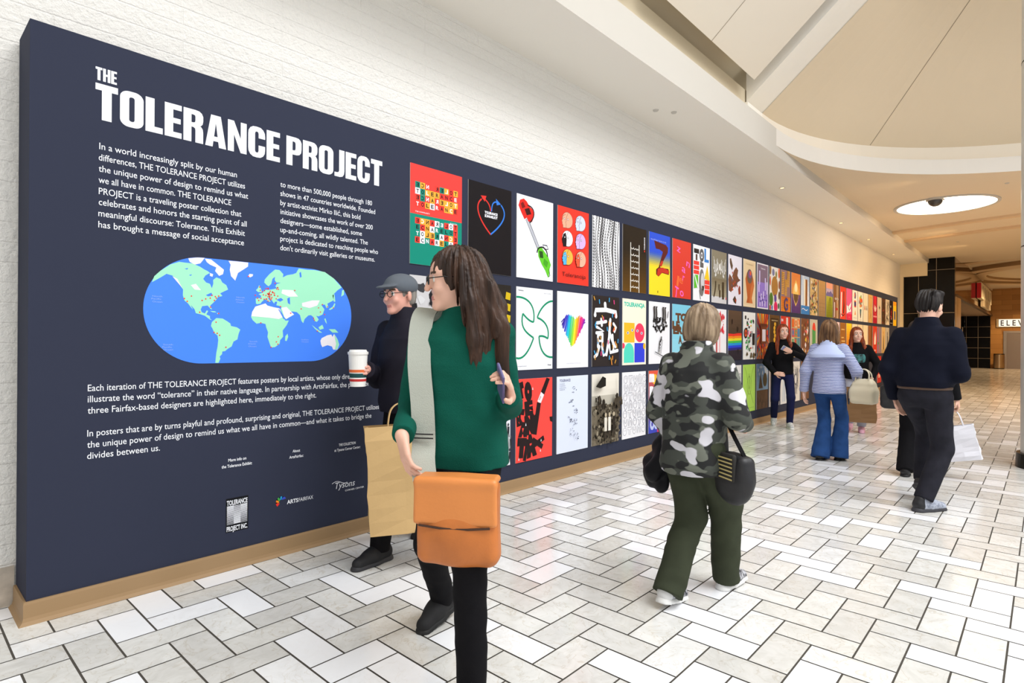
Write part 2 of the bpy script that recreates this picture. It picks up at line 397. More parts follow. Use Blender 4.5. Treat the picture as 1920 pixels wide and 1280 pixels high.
# ---------------------------------------------------------------- exhibition wall with lettering and map
PX0, PX1, PD, PZ = 0.467, 21.53, 3.414, 2.756
M_PANEL = mat('slate_blue_paint', (50, 54, 71), 0.8, bump=0.02, bscale=90, spec=0.12)
M_TAN = mat('tan_vinyl_base', (158, 129, 94), 0.5, spec=0.3)
M_INK = mat('white_vinyl_lettering', (236, 238, 244), 0.5)
wall_root = empty('exhibition_panel', (PX0, PD, 0), 'long slate blue exhibition panel carrying white lettering, a world map and rows of posters', 'panel')
def on_wall(o): o.parent = wall_root; return o
b = MB(); b.box((0, 0, 0.02), (PX1-PX0, WY-PD-.02, PZ), M_PANEL); on_wall(b.build('panel_board'))
b = MB()
prof = [(0.0, 0.1015), (-0.010, 0.1015), (-0.012, 0.09), (-0.012, 0.03), (-0.016, 0.014), (-0.026, 0.004), (-0.030, 0.0), (0.0, 0.0)]
L = PX1-PX0
for i in range(len(prof)-1):
    (ya, za), (yb, zb) = prof[i], prof[i+1]
    b.face([(ya, ya, za), (yb, yb, zb), (L, yb, zb), (L, ya, za)], M_TAN)
    b.face([(ya, WY-PD-.03, za), (yb, WY-PD-.03, zb), (yb, yb, zb), (ya, ya, za)], M_TAN)
o = on_wall(b.build('base_trim')); o['label'] = 'tan vinyl cove base along the foot'

def put_text(b, s, x0, x1, z, m, cap=None, bold=0.0, y=-0.0008, shear=0.0):
    """lay one line of lettering from x0 to x1 with its baseline at z (cap = capital height)"""
    vs, fs = text_tris(s, bold)
    xa = min(v[0] for v in vs); xb = max(v[0] for v in vs)
    sx = (x1-x0)/(xb-xa); sz = cap/0.69
    n = len(b.v); k = b.mi(m)
    b.v += [(x0+(v[0]-xa)*sx+shear*v[1], y, z+v[1]*sz) for v in vs]
    b.f += [tuple(n+i for i in f) for f in fs]; b.m += [k]*len(fs)

# heavy condensed display letters (unit cap height): list of polygons, holes by tessellation
def rrect(x0, z0, x1, z1, r, n=7):
    P = []
    for cx, cz, a in ((x1-r, z1-r, 0), (x0+r, z1-r, 90), (x0+r, z0+r, 180), (x1-r, z0+r, 270)):
        for i in range(n+1):
            t = math.radians(a+90*i/n); P.append((cx+r*math.cos(t), cz+r*math.sin(t)))
    return P
def R4(x0, z0, x1, z1): return [[(x0, z0), (x1, z0), (x1, z1), (x0, z1)]]
def glyph(c):
    st = 0.205
    if c == 'T': return 0.47, [R4(0, .82, .47, 1), R4(.132, 0, .338, .82)]
    if c == 'L': return 0.40, [R4(0, 0, st, 1), R4(st, 0, .40, .175)]
    if c == 'E': return 0.41, [R4(0, 0, st, 1), R4(st, 0, .41, .165), R4(st, .835, .41, 1), R4(st, .43, .385, .585)]
    if c == 'O': return 0.52, [[rrect(0, -.012, .52, 1.012, .2), rrect(.2, .15, .32, .85, .055)]]
    if c == 'C':
        return 0.50, [[[(.50,.40),(.305,.40),(.305,.22),(.29,.165),(.255,.15),(.215,.165),(.2,.22),(.2,.78),(.215,.835),(.255,.85),(.29,.835),(.305,.78),(.305,.64),(.50,.64),(.50,.72),(.49,.84),(.44,.94),(.36,1.0),(.25,1.012),(.14,1.0),(.06,.94),(.01,.84),(0,.72),(0,.28),(.01,.16),(.06,.06),(.14,0),(.25,-.012),(.36,0),(.44,.06),(.49,.16),(.50,.28)]]]
    if c == 'R':
        return 0.51, [R4(0, 0, .2, 1), [[(.2,1),(.30,1),(.40,.985),(.465,.93),(.50,.84),(.50,.70),(.485,.60),(.44,.54),(.40,.52),(.2,.52),(.2,.60),(.25,.60),(.29,.62),(.30,.68),(.30,.79),(.29,.83),(.25,.845),(.2,.845)]],
                      [[(.2,.60),(.2,.46),(.25,.46),(.29,.43),(.30,.37),(.30,0),(.50,0),(.50,.34),(.49,.44),(.45,.51),(.39,.545),(.35,.60)]]]
    if c == 'P':
        return 0.50, [R4(0, 0, .2, 1), [[(.2,1),(.30,1),(.40,.985),(.465,.93),(.50,.84),(.50,.62),(.485,.50),(.43,.42),(.34,.39),(.2,.39),(.2,.54),(.25,.54),(.29,.56),(.30,.62),(.30,.76),(.29,.82),(.25,.845),(.2,.845)]]]
    if c == 'A': return 0.56, [[[(0,0),(.195,0),(.215,.18),(.345,.18),(.365,0),(.56,0),(.41,1),(.15,1)], [(.232,.33),(.28,.76),(.328,.33)]]]
    if c == 'N': return 0.53, [[[(0,0),(.17,0),(.17,.56),(.36,0),(.53,0),(.53,1),(.36,1),(.36,.46),(.17,1),(0,1)]]]
    if c == 'J': return 0.37, [[[(.17,1),(.37,1),(.37,.25),(.355,.12),(.30,.03),(.2,-.005),(0,0),(0,.15),(.09,.15),(.145,.165),(.17,.22)]]]
    if c == 'H': return 0.52, [R4(0, 0, .2, 1), R4(.32, 0, .52, 1), R4(.2, .42, .32, .58)]
    return 0.17, []
def put_glyphs(b, s, x0, x1, z, h, m, y=-0.0010, gap=0.045):
    tot = sum(glyph(c)[0] for c in s)+gap*(len(s)-1); k = (x1-x0)/tot; x = x0
    for c in s:
        wd, parts = glyph(c)
        for q_, loops in enumerate(parts):
            loops = [[Vector((x+p[0]*k, y-.0003*q_, z+p[1]*h)) for p in lp] for lp in loops]
            allp = [p for lp in loops for p in lp]
            for t in tessellate_polygon(loops): b.face([allp[i] for i in t], m)
        x += (wd+gap)*k
def poly(b, pts, m, y):
    P = [Vector((p[0], y, p[1])) for p in pts]
    for t in tessellate_polygon([P]):
        q = [P[i] for i in t]
        nrm = (q[1]-q[0]).cross(q[2]-q[0])
        b.face(q if nrm.y < 0 else q[::-1], m)
O = PX0
b = MB()
put_glyphs(b, 'THE', .716-O, .804-O, 2.561, .064, M_INK, gap=.05)
put_glyphs(b, 'TOLERANCE', .716-O, 1.642-O, 2.370, .176, M_INK)
put_glyphs(b, 'PROJECT', 1.683-O, 2.378-O, 2.370, .176, M_INK)
on_wall(b.build('title_lettering'))['label'] = 'bold white heading letters'
def para(name, lines, cap, bold=.004):
    for (t_, x0, x1, z) in lines:
        b = MB(); put_text(b, t_, x0-O, x1-O, z, M_INK, cap, bold); on_wall(b.build(name))
para('body_text', [('In a world increasingly split by our human', .733, 1.390, 2.226), ('differences, THE TOLERANCE PROJECT utilizes', .731, 1.436, 2.171),
    ('the unique power of design to remind us what', .731, 1.454, 2.116), ('we all have in common. THE TOLERANCE', .731, 1.359, 2.061), ('PROJECT is a traveling poster collection that', .732, 1.416, 2.006),
    ('celebrates and honors the starting point of all', .732, 1.447, 1.953), ('meaningful discourse: Tolerance. This Exhibit', .731, 1.437, 1.898), ('has brought a message of social acceptance', .731, 1.432, 1.843)], .0315)
para('body_text', [('to more than 500,000 people through 180', 1.647, 2.296, 2.226), ('shows in 47 countries worldwide. Founded', 1.647, 2.322, 2.171), ('by artist-activist Mirko Ilić, this bold', 1.647, 2.205, 2.115),
    ('initiative showcases the work of over 200', 1.648, 2.303, 2.061), ('designers—some established, some', 1.648, 2.217, 2.007), ('up-and-coming, all wildly talented. The', 1.648, 2.264, 1.952), ('project is dedicated to reaching people who', 1.648, 2.347, 1.898), ('don\'t ordinarily visit galleries or museums.', 1.648, 2.321, 1.843)], .0315)
para('body_text', [('Each iteration of THE TOLERANCE PROJECT features posters by local artists, whose only direction is to', .693, 2.28, 1.045), ('illustrate the word “tolerance” in their native language. In partnership with ArtsFairfax, the posters of', .693, 2.279, .991),
    ('three Fairfax-based designers are highlighted here, immediately to the right.', .693, 1.890, .936)], .0315)
para('body_text', [('In posters that are by turns playful and profound, surprising and original, THE TOLERANCE PROJECT utilizes', .692, 2.361, .826), ('the unique power of design to remind us what we all have in common—and what it takes to bridge the', .692, 2.301, .771), ('divides between us.', .692, 1.006, .717)], .0315)
para('caption', [('More info on', 1.352, 1.453, .607), ('the Tolerance Exhibit:', 1.316, 1.486, .574)], .0165, .02)
para('caption', [('About', 1.734, 1.783, .608), ('ArtsFairfax:', 1.713, 1.805, .573)], .0165, .02)
para('caption', [('THE COLLECTION', 2.052, 2.178, .606), ('at Tysons Corner Center:', 2.020, 2.215, .574)], .0165, .02)
# striped square logo with the project name above and below
b = MB(); MBLK = flat((16, 17, 22))
def rc_(b, x0, z0, x1, z1, m, y): b.face([(x0, y, z0), (x1, y, z0), (x1, y, z1), (x0, y, z1)], m)
rc_(b, 1.340-O, .205, 1.466-O, .398, MBLK, -.0006)
put_text(b, 'TOLERANCE', 1.345-O, 1.461-O, .359, M_INK, .026, .03, -.0012); put_text(b, 'PROJECT INC.', 1.345-O, 1.461-O, .212, M_INK, .026, .03, -.0012)
for i in range(16):
    z = .250+i*.0066; h = .0018+.0034*i/15
    rc_(b, 1.346-O, z, 1.384-O, z+h, M_INK, -.0012); rc_(b, 1.422-O, z, 1.460-O, z+h, M_INK, -.0012)
    rc_(b, 1.384-O, z, 1.422-O, z+.0062-h*.6, M_INK, -.0012)
on_wall(b.build('logo'))['label'] = 'black square logo with white stripes'
b = MB()
for i, c in enumerate(((226, 52, 44), (240, 140, 40), (70, 170, 70), (40, 150, 200), (60, 80, 190))):
    a0 = 200-i*36; cx, cz = 1.664-O, .318
    pts = [(cx+.012*math.cos(math.radians(a0+18)), cz+.012*math.sin(math.radians(a0+18)))]
    for t in range(5):
        a = math.radians(a0+24-t*13); pts.append((cx+.034*math.cos(a), cz+.034*math.sin(a)))
    poly(b, pts, flat(c), -.001)
put_text(b, 'ARTS', 1.700-O, 1.772-O, .298, M_INK, .023, .03); put_text(b, 'FAIRFAX', 1.776-O, 1.872-O, .298, M_INK, .023, 0.0)
on_wall(b.build('logo'))['label'] = 'white arts logo with small coloured fan'
b = MB()
put_text(b, 'Tysons', 2.02-O, 2.17-O, .330, M_INK, .040, 0.0, shear=.012); put_text(b, 'CORNER CENTER', 2.10-O, 2.245-O, .302, M_INK, .0105, .01)
def stroke(b, pts, wd, m, y):
    for i in range(len(pts)-1):
        p = Vector((pts[i][0], pts[i][1])); q = Vector((pts[i+1][0], pts[i+1][1])); dd = q-p
        if dd.length < 1e-6: continue
        dd.normalize(); nn = Vector((-dd.y, dd.x))*wd/2; e = dd*wd*.25
        P = [p-e-nn, q+e-nn, q+e+nn, p-e+nn]
        b.face([(v.x, y, v.y) for v in P], m)
stroke(b, [(2.005-O+.010*t, .368+.010*math.sin(t*.5)) for t in range(12)], .004, M_INK, -.001)
on_wall(b.build('logo'))['label'] = 'white script logo'

# world map: rounded blue field, land in pale green and off-white, small red pins
HM = None
HM = None
def homog(src, dst):
    A_ = []; B_ = []
    for (x, y), (X, Z) in zip(src, dst):
        A_.append([x, y, 1, 0, 0, 0, -X*x, -X*y]); B_.append(X)
        A_.append([0, 0, 0, x, y, 1, -Z*x, -Z*y]); B_.append(Z)
    return np.linalg.lstsq(np.array(A_), np.array(B_), rcond=None)[0]
HM = homog([(118, 500), (540, 92), (1460, 187), (1747, 560), (1460, 906), (520, 922)],
           [(.925, 1.451), (1.181, 1.747), (1.873, 1.747), (2.139, 1.455), (1.877, 1.166), (1.171, 1.169)])
def mp(p):
    x, y = p; dn = HM[6]*x+HM[7]*y+1
    return ((HM[0]*x+HM[1]*y+HM[2])/dn-O, (HM[3]*x+HM[4]*y+HM[5])/dn)
SEA, GRN, SND, PIN, TXTB = flat((72, 134, 250)), flat((160, 232, 196)), flat((238, 233, 240)), flat((240, 60, 50)), flat((150, 180, 240))
b = MB(); mx0, mx1, mz0, mz1 = .925-O, 2.139-O, 1.167, 1.748
pts = [(x, z) for x, z in rrect(mx0, mz0, mx1, mz1, (mz1-mz0)/2-.001, 20)]
poly(b, pts, SEA, -.001)
map_o = on_wall(b.build('world_map')); map_o['label'] = 'blue world map with rounded ends'
NA = [(205,240),(250,200),(330,148),(400,128),(450,135),(500,140),(560,165),(600,190),(622,200),(640,215),(605,235),(587,262),(610,290),(640,300),(655,335),(666,300),(665,270),(690,250),(722,262),(737,290),(768,310),(782,345),(750,360),(720,375),(738,395),(702,405),(690,425),(665,450),(642,470),(657,502),(643,495),(622,470),(580,475),(568,500),(575,522),(600,532),(615,508),(627,512),(612,540),(640,552),(640,572),(657,584),(640,580),(600,550),(560,537),(530,530),(520,500),(490,465),(507,502),(488,480),(470,455),(440,430),(428,390),(430,345),(405,310),(380,265),(345,235),(300,222),(258,248),(185,288)]
ARC = [[(470,100),(540,94),(600,97),(565,140),(520,150),(482,128)], [(600,102),(650,110),(700,150),(750,190),(742,225),(712,238),(680,200),(690,172),(640,150),(615,130)], [(640,215),(665,225),(660,245),(640,238)]]
GRL = [(785,120),(850,124),(940,134),(938,165),(900,190),(860,215),(838,275),(805,240),(795,190),(802,150)]
ICE = [(938,240),(950,222),(978,225),(975,240),(955,250)]
SA = [(655,600),(690,568),(740,572),(770,590),(800,610),(805,630),(850,640),(878,658),(865,690),(855,735),(825,752),(810,790),(775,812),(760,826),(737,830),(735,850),(716,870),(722,885),(708,918),(682,918),(685,890),(690,840),(700,790),(705,740),(700,705),(675,685),(660,650),(648,630)]
AF = [(995,478),(1075,453),(1090,470),(1135,482),(1185,492),(1205,540),(1230,588),(1258,587),(1240,625),(1210,665),(1213,715),(1190,740),(1185,770),(1150,795),(1118,798),(1105,760),(1090,715),(1095,680),(1080,640),(1075,615),(1040,606),(1005,612),(975,585),(962,560),(970,520)]
SAH = [(995,478),(1075,453),(1090,470),(1135,482),(1185,492),(1210,560),(1180,576),(1100,565),(964,553),(970,520)]
EU = [(1000,455),(998,415),(1035,412),(1042,395),(1020,380),(1050,370),(1075,347),(1100,347),(1135,342),(1165,335),(1152,320),(1165,300),(1195,292),(1160,290),(1147,270),(1150,245),(1130,260),(1120,300),(1100,320),(1085,310),(1065,290),(1070,265),(1105,225),(1150,188),(1185,192),(1215,225),(1210,250),(1245,232),(1290,225),(1315,215),(1335,180),(1400,190),(1460,192),(1540,208),(1610,258),(1672,328),(1640,350),(1610,380),(1606,430),(1560,455),(1567,485),(1552,490),(1540,462),(1512,465),(1537,500),(1522,540),(1490,555),(1472,550),(1492,580),(1477,598),(1456,590),(1450,560),(1430,545),(1410,548),(1382,575),(1370,608),(1356,590),(1345,545),(1320,522),(1290,517),(1275,517),(1300,540),(1236,578),(1220,560),(1192,500),(1200,482),(1180,472),(1160,468),(1167,440),(1150,440),(1142,455),(1125,430),(1110,415),(1092,410),(1117,440),(1102,440),(1070,420),(1047,440),(1036,455),(1010,460)]
ISL = [[(1000,350),(1015,335),(1025,310),(1042,345),(1046,365),(1017,365)], [(1228,745),(1230,710),(1248,690),(1253,715),(1240,748)], [(1570,500),(1600,480),(1616,450),(1622,460),(1611,490),(1580,505)], [(1600,390),(1615,380),(1622,440),(1610,440)], [(1668,400),(1675,350),(1690,347),(1690,385)], [(1438,622),(1480,655),(1520,682),(1500,682),(1460,650)], [(1490,640),(1520,620),(1532,650),(1500,660)], [(1535,575),(1546,570),(1556,615),(1545,600)], [(1570,655),(1620,655),(1646,682),(1600,682)], [(640,512),(680,515),(690,524),(660,522)], [(695,528),(715,530),(712,538),(698,536)]]
AU = [(1505,745),(1515,725),(1560,702),(1590,697),(1600,715),(1612,692),(1640,735),(1652,775),(1637,815),(1605,815),(1595,790),(1560,780),(1520,795),(1510,775)]
LAKES = [[(1160,425),(1195,410),(1215,425),(1190,440)], [(1245,415),(1265,405),(1268,462),(1250,450)], [(608,388),(650,370),(665,392),(625,398)], [(1340,215),(1352,205),(1358,245),(1345,252)], [(1175,500),(1182,500),(1225,572),(1218,578)], [(440,182),(470,176),(462,188)], [(475,232),(500,226),(490,238)]]
for nm_, P, c in [('continent', P, GRN) for P in (NA, SA, AF, EU)]+[('island', P, GRN) for P in ISL]+[('island', P, SND) for P in ARC+[GRL, ICE]]+[('continent', AU, SND)]:
    b = MB(); poly(b, [mp(p) for p in P], c, -.0016); b.build(nm_, map_o)
for P in [SAH, [(1200,487),(1240,480),(1270,512),(1298,540),(1236,576),(1222,560)], [(1360,450),(1440,430),(1500,430),(1480,470),(1420,490),(1362,476)], [(1205,345),(1290,350),(1330,400),(1260,400),(1200,375)], [(490,310),(530,300),(570,350),(520,345)], [(345,240),(385,262),(425,335),(400,305)]]:
    b = MB(); poly(b, [mp(p) for p in P], SND, -.0020); b.build('desert', map_o)
b = MB(); poly(b, [mp(p) for p in [(1612,695),(1640,737),(1650,775),(1635,812),(1618,812),(1628,770)]], GRN, -.0020); b.build('green_coast', map_o)
for P in LAKES:
    b = MB(); poly(b, [mp(p) for p in P], SEA, -.0022); b.build('inland_water', map_o)
for (s, x, y) in (('North', 190, 392), ('Pacific', 182, 412), ('Ocean', 190, 435), ('North', 848, 402), ('Atlantic', 840, 420), ('Ocean', 846, 440), ('South', 950, 748), ('Atlantic', 938, 766), ('Ocean', 942, 786), ('South', 275, 772), ('Pacific', 268, 792), ('Ocean', 276, 812), ('Indian', 1358, 734), ('Ocean', 1358, 750)):
    X, Z = mp((x, y)); b = MB(); put_text(b, s, X, X+.046, Z-.006, TXTB, .008, 0.0, -.0016); b.build('sea_name', map_o)
rp = random.Random(3)
pins = [(440,415),(462,437),(495,396),(578,430),(607,418),(642,412),(655,390),(682,400),(675,430),(708,396),(690,412),(645,482),(560,522),(708,532),(688,600),(672,680),(697,687),(716,702),(765,796),(940,242),(1150,295),(1304,352),(1520,462),(1490,488),(1505,520),(1560,480),(1607,488),(1538,540),(1354,496),(1272,530),(1038,606),(1174,714),(1160,754),(1172,772),(1118,796),(1452,570),(1458,584),(1480,670),(1192,478),(1012,412),(1022,430),(1030,325),(1034,350)]
pins += [(1110+rp.gauss(0, 32), 392+rp.gauss(0, 26)) for _ in range(46)]
b = MB(); poly(b, [(.0042*math.cos(t*1.0472), .0042*math.sin(t*1.0472)) for t in range(6)], PIN, -.0026)
for i, p in enumerate(pins):
    X, Z = mp(p)
    if i == 0: pin0 = o = b.build('pin', map_o); o['label'] = 'small red location dot'
    else: o = pin0.copy(); C.objects.link(o); o.parent = map_o
    o.location = (X, 0, Z)
# ---------------------------------------------------------------- posters: one thin printed board each (units of the artwork: 50 wide, 72 high)
PW, PH, BT = 0.507, 0.733, 0.006
M_EDGE = mat('poster_board_edge', (210, 208, 205), 0.7)
class Art:
    def __init__(s, bgc):
        s.b = MB(); s.sx = PW/50.0; s.sz = PH/72.0; s.y = -BT; s.st = 0.00018
        s.b.box((0, -BT, 0), (PW, 0, PH), M_EDGE)
        s.y -= s.st; s.R(0, 0, 50, 72, bgc)
    def up(s): s.y -= s.st; return s.y
    def raw(s, pts, c): poly(s.b, [(x*s.sx, z*s.sz) for x, z in pts], flat(c), s.y)
    def P(s, pts, c): s.up(); s.raw(s.clip(pts), c)
    def clip(s, pts): return [(min(50, max(0, x)), min(72, max(0, z))) for x, z in pts]
    def R(s, x0, z0, x1, z1, c):
        s.up(); s.b.face([(x*s.sx, s.y, z*s.sz) for x, z in ((x0, z0), (x1, z0), (x1, z1), (x0, z1))], flat(c))
    def E(s, cx, cz, rx, rz, c, n=28, rot=0.0, a0=0, a1=360):
        co, si = math.cos(math.radians(rot)), math.sin(math.radians(rot)); pts = []
        for i in range(n+(a1-a0 < 360)):
            t = math.radians(a0+(a1-a0)*i/n); x, z = rx*math.cos(t), rz*math.sin(t)
            pts.append((cx+x*co-z*si, cz+x*si+z*co))
        s.P(pts, c)
    def S(s, pts, wd, c, close=False):
        s.up(); k = flat(c); pts = list(pts)+([pts[0]] if close else [])
        n = len(pts); sides = []
        for i in range(n):
            if close and i in (0, n-1): p, q = pts[-2], pts[1]
            else: p, q = pts[max(i-1, 0)], pts[min(i+1, n-1)]
            dx, dz = q[0]-p[0], q[1]-p[1]; L = math.hypot(dx, dz) or 1
            sides.append((-dz/L*wd/2, dx/L*wd/2))
        for i in range(n-1):
            (x0, z0), (x1, z1) = pts[i], pts[i+1]; (a, e), (f, g) = sides[i], sides[i+1]
            q = s.clip([(x0-a, z0-e), (x1-f, z1-g), (x1+f, z1+g), (x0+a, z0+e)])
            s.b.face([(x*s.sx, s.y, z*s.sz) for x, z in q], k)
    def T(s, txt, x0, x1, z, cap, c, bold=.01, rot=0.0, mx=False, mz=False):
        s.up(); vs, fs = text_tris(txt, bold); xa = min(v[0] for v in vs); xb = max(v[0] for v in vs)
        k = (x1-x0)/(xb-xa); h = cap/0.69; co, si = math.cos(math.radians(rot)), math.sin(math.radians(rot))
        n = len(s.b.v); mi = s.b.mi(flat(c))
        for v in vs:
            x = (v[0]-xa)*k; zz = v[1]*h
            if mx: x = (x1-x0)-x
            if mz: zz = cap-zz
            X, Z = x0+x*co-zz*si, z+x*si+zz*co
            X, Z = min(50, max(0, X)), min(72, max(0, Z))
            s.b.v.append((X*s.sx, s.y, Z*s.sz))
        s.b.f += [tuple(n+i for i in f) for f in fs]; s.b.m += [mi]*len(fs)
    def grad(s, x0, z0, x1, z1, ca, cb, n=12):
        for i in range(n):
            t = (i+.5)/n; c = tuple(int(ca[q]+(cb[q]-ca[q])*t) for q in range(3))
            s.y += s.st if i else 0; s.R(x0, z0+(z1-z0)*i/n, x1, z0+(z1-z0)*(i+1)/n, c)
def bez(p0, p1, p2, p3, n=10):
    return [tuple((1-t)**3*a+3*t*(1-t)**2*b_+3*t*t*(1-t)*c+t**3*d for a, b_, c, d in zip(p0, p1, p2, p3)) for t in (i/n for i in range(n+1))]
WHT, INK_, BLK = (240, 240, 246), (26, 24, 28), (20, 17, 18)
RED, TEAL, YEL = (236, 62, 52), (12, 136, 116), (240, 172, 60)
def blobs(a, rnd, n, cols, x0, z0, x1, z1, r0, r1, k=7):
    for _ in range(n):
        cx, cz = rnd.uniform(x0, x1), rnd.uniform(z0, z1); R = rnd.uniform(r0, r1)
        a.P([(cx+R*rnd.uniform(.5, 1.1)*math.cos(t*6.283/k), cz+R*rnd.uniform(.5, 1.3)*math.sin(t*6.283/k)) for t in range(k)], rnd.choice(cols))

def art_tiles(a, r):
    a.R(0, 0, 50, 36.2, TEAL)
    for base, rows, cols in ((41.5, ('ECN RELOT', 'TOLERANCE', 'ECNARELOT', 'TOLERANCE'), (YEL, TEAL, WHT, RED, RED, YEL)), (15.5, ('ECNARELOT', 'ECNARELOT', 'TOLERANCE', 'ECNARELOT'), (WHT, YEL, RED, RED, TEAL, YEL))):
        y0 = a.y
        for j, w in enumerate(rows):
            for i, ch in enumerate(w):
                if ch == ' ': continue
                x, z = 4.4+i*4.6, base+(3-j)*4.6; c = r.choice(cols)
                a.y = y0; a.R(x, z, x+4.5, z+4.5, c)
                a.T(ch, x+1, x+3.5, z+.9, 2.7, INK_ if r.random() < .75 or c == WHT else WHT, .03, mx=(j % 2 == 0))
    a.T('THE COMMUNITY', 4.5, 18, 37.6, .9, WHT); a.T('BE ROOTED', 38, 45, 33.8, .9, WHT)
def art_heartarrows(a, r):
    a.S(bez((25, 51), (24, 58), (18, 60), (15, 60))[::1], 1.1, (216, 52, 46)); a.P([(13.5, 61.8), (20, 62.5), (18, 57.5)], (216, 52, 46))
    a.S(bez((14.5, 59), (7, 54), (9, 44), (25, 32), 16), 1.3, (216, 52, 46))
    a.S(bez((26, 51), (26, 58), (29, 60), (33, 59.5)), 1.1, (52, 120, 214)); a.P([(31, 62.3), (37, 58.5), (32, 57)], (52, 120, 214))
    a.S(bez((37, 58), (45, 52), (42, 44), (25, 32), 16), 1.3, (52, 120, 214))
    a.T('TOLERANCE', 18, 33, 48.2, 1.9, WHT, .05); a.T('TOLERANCE', 18, 33, 45.4, 1.9, WHT, .05, mx=True)
def art_saws(a, r):
    gr = (184, 186, 196)
    a.P([(11.5, 51), (14.5, 53.5), (31, 29), (28, 26.5)], INK_); a.P([(12, 51), (14, 52.9), (30.5, 29), (28.4, 27)], gr)
    a.P([(2, 62), (4, 67), (9, 69), (13, 67), (17, 63), (22, 61), (23, 56), (20, 50), (15, 50), (13, 53), (10, 51), (6, 56)], (214, 40, 34))
    a.S(bez((14, 64), (24, 64), (26, 56), (17, 49)), 1.2, INK_); a.P([(10, 60), (16, 62), (19, 57), (13, 55)], (60, 20, 22)); a.P([(5, 64), (8, 66), (11, 62), (7, 60)], (120, 20, 24))
    a.P([(28, 29), (34, 29), (43, 22), (47, 15), (45, 11), (44, 4), (43, 3), (39, 9), (34, 14), (29, 21)], (98, 196, 46))
    a.S(bez((27, 24), (28, 32), (42, 32), (42, 22)), 1.3, INK_); a.S([(35, 32), (41, 32), (43, 29), (38, 28)], .9, INK_, True); a.P([(30, 26), (35, 26), (36, 20), (31, 20)], (40, 80, 30)); a.P([(37, 20), (43, 17), (41, 12), (36, 15)], (70, 160, 36)); a.S([(44, 11), (45.5, 5), (43.5, 4)], .8, (50, 110, 30))
def art_heads(a, r):
    for x, z, c, f in ((15, 59, (240, 170, 140), 0), (36, 59, (206, 214, 238), 0), (15, 41.5, WHT, 1), (36, 41.5, (214, 178, 232), 0), (15, 24, (238, 178, 74), 2), (36, 24, (240, 176, 150), 3)):
        a.E(x, z+1, 8.4, 7.7, INK_); a.E(x, z+1, 8.1, 7.4, c)
        pc = {0: c, 1: INK_, 2: (90, 180, 226), 3: (226, 90, 60)}[f]
        prof = [(x-3, z+6), (x-6.5, z+4.5), (x-7.6, z+1.5), (x-9, z-1), (x-8, z-1.8), (x-8.2, z-3.6), (x-7.2, z-4.2), (x-6.8, z-7), (x-2, z-6.5), (x-1.5, z)]
        a.P(prof, pc); a.S(prof[:-1], .35, INK_)
        a.S([(x+1, z+8), (x-1.5, z+4), (x-2, z), (x-3, z-1.5), (x-2, z-3), (x-2.5, z-6)], .35, INK_)
        for ex in (x-4.6, x+.6): a.E(ex, z+1.8, 1, 1, INK_); a.E(ex, z+1.8, .65, .65, WHT)
    a.T('Tolerancija', 6, 44, 6.5, 4, INK_, .0)
def art_wavetext(a, r):
    cols = 11; w = 50/cols
    for i in range(cols):
        s_ = 'TOLERANCE'[i % 9]
        for j in range(24):
            z = j*3.02+.3; k = math.sin(z*.09+1)*3.2*math.sin(i/cols*3.14); x = i*w+.4+k
            q = .45+.55*abs(math.sin(i*.7+z*.045)); x = max(.2, min(49.6-w*.5, x))
            a.y = -BT-.0006; a.T(s_, x, x+w*.86*q, z, 2.5, BLK, .06)
def art_ladder(a, r):
    a.grad(0, 0, 50, 44, (98, 66, 20), (40, 30, 18))
    for x in (16, 34): a.S([(x, 0), (x, 54 if x < 20 else 53)], 1.3, (230, 226, 218))
    for k in range(7):
        z = 5.5+k*7; a.S([(15+i*1.6, z+.7*math.sin(i*2.1)) for i in range(13)], .9, (222, 218, 208)); a.S([(20, z-.5), (22, z+2)], .4, WHT); a.S([(28, z+1), (30, z-1.5)], .4, WHT)
    a.T('TOLERANCE', 46, 60, 49, 1.8, WHT, .04, rot=90); a.R(44.4, 46.5, 46, 48.5, RED)
def art_leg(a, r):
    a.grad(0, 33, 50, 49, (246, 214, 44), (44, 84, 200), 8); a.R(0, 49, 50, 72, (40, 80, 206))
    a.T('tolerance', 3, 40, 63, 2.2, (160, 170, 220), 0)
    a.P([(11, 63), (40, 61), (45, 58), (44, 52), (28, 36), (25, 33), (30, 33), (46, 33), (48, 30), (47, 26), (30, 27), (22, 22), (16, 24), (16, 30), (22, 33), (32, 52), (24, 54), (15, 54)], (92, 26, 22))
    a.P([(18, 24), (22, 22.5), (30, 27.5), (46, 27), (47, 31), (32, 33.5), (20, 31)], (196, 50, 34)); a.P([(24, 36), (30, 42), (33, 40), (29, 34)], (196, 54, 36))
    a.E(20, 4, .8, 1.6, (60, 40, 20))
def art_toleranz(a, r):
    pk, og = (244, 104, 196), (240, 110, 60)
    for ch, x, z, h, c in (('T', 4, 2, 13, pk), ('o', 19, 4, 10, pk), ('l', 10, 15, 13, og), ('e', 17, 20, 9, og), ('r', 26, 23, 9, pk), ('a', 24, 34, 9, pk), ('n', 36, 42, 9, pk), ('z', 10, 58, 9, pk)):
        a.T(ch, x, x+(5 if ch in 'lr' else 10), z, h, c, .01, rot=-14)
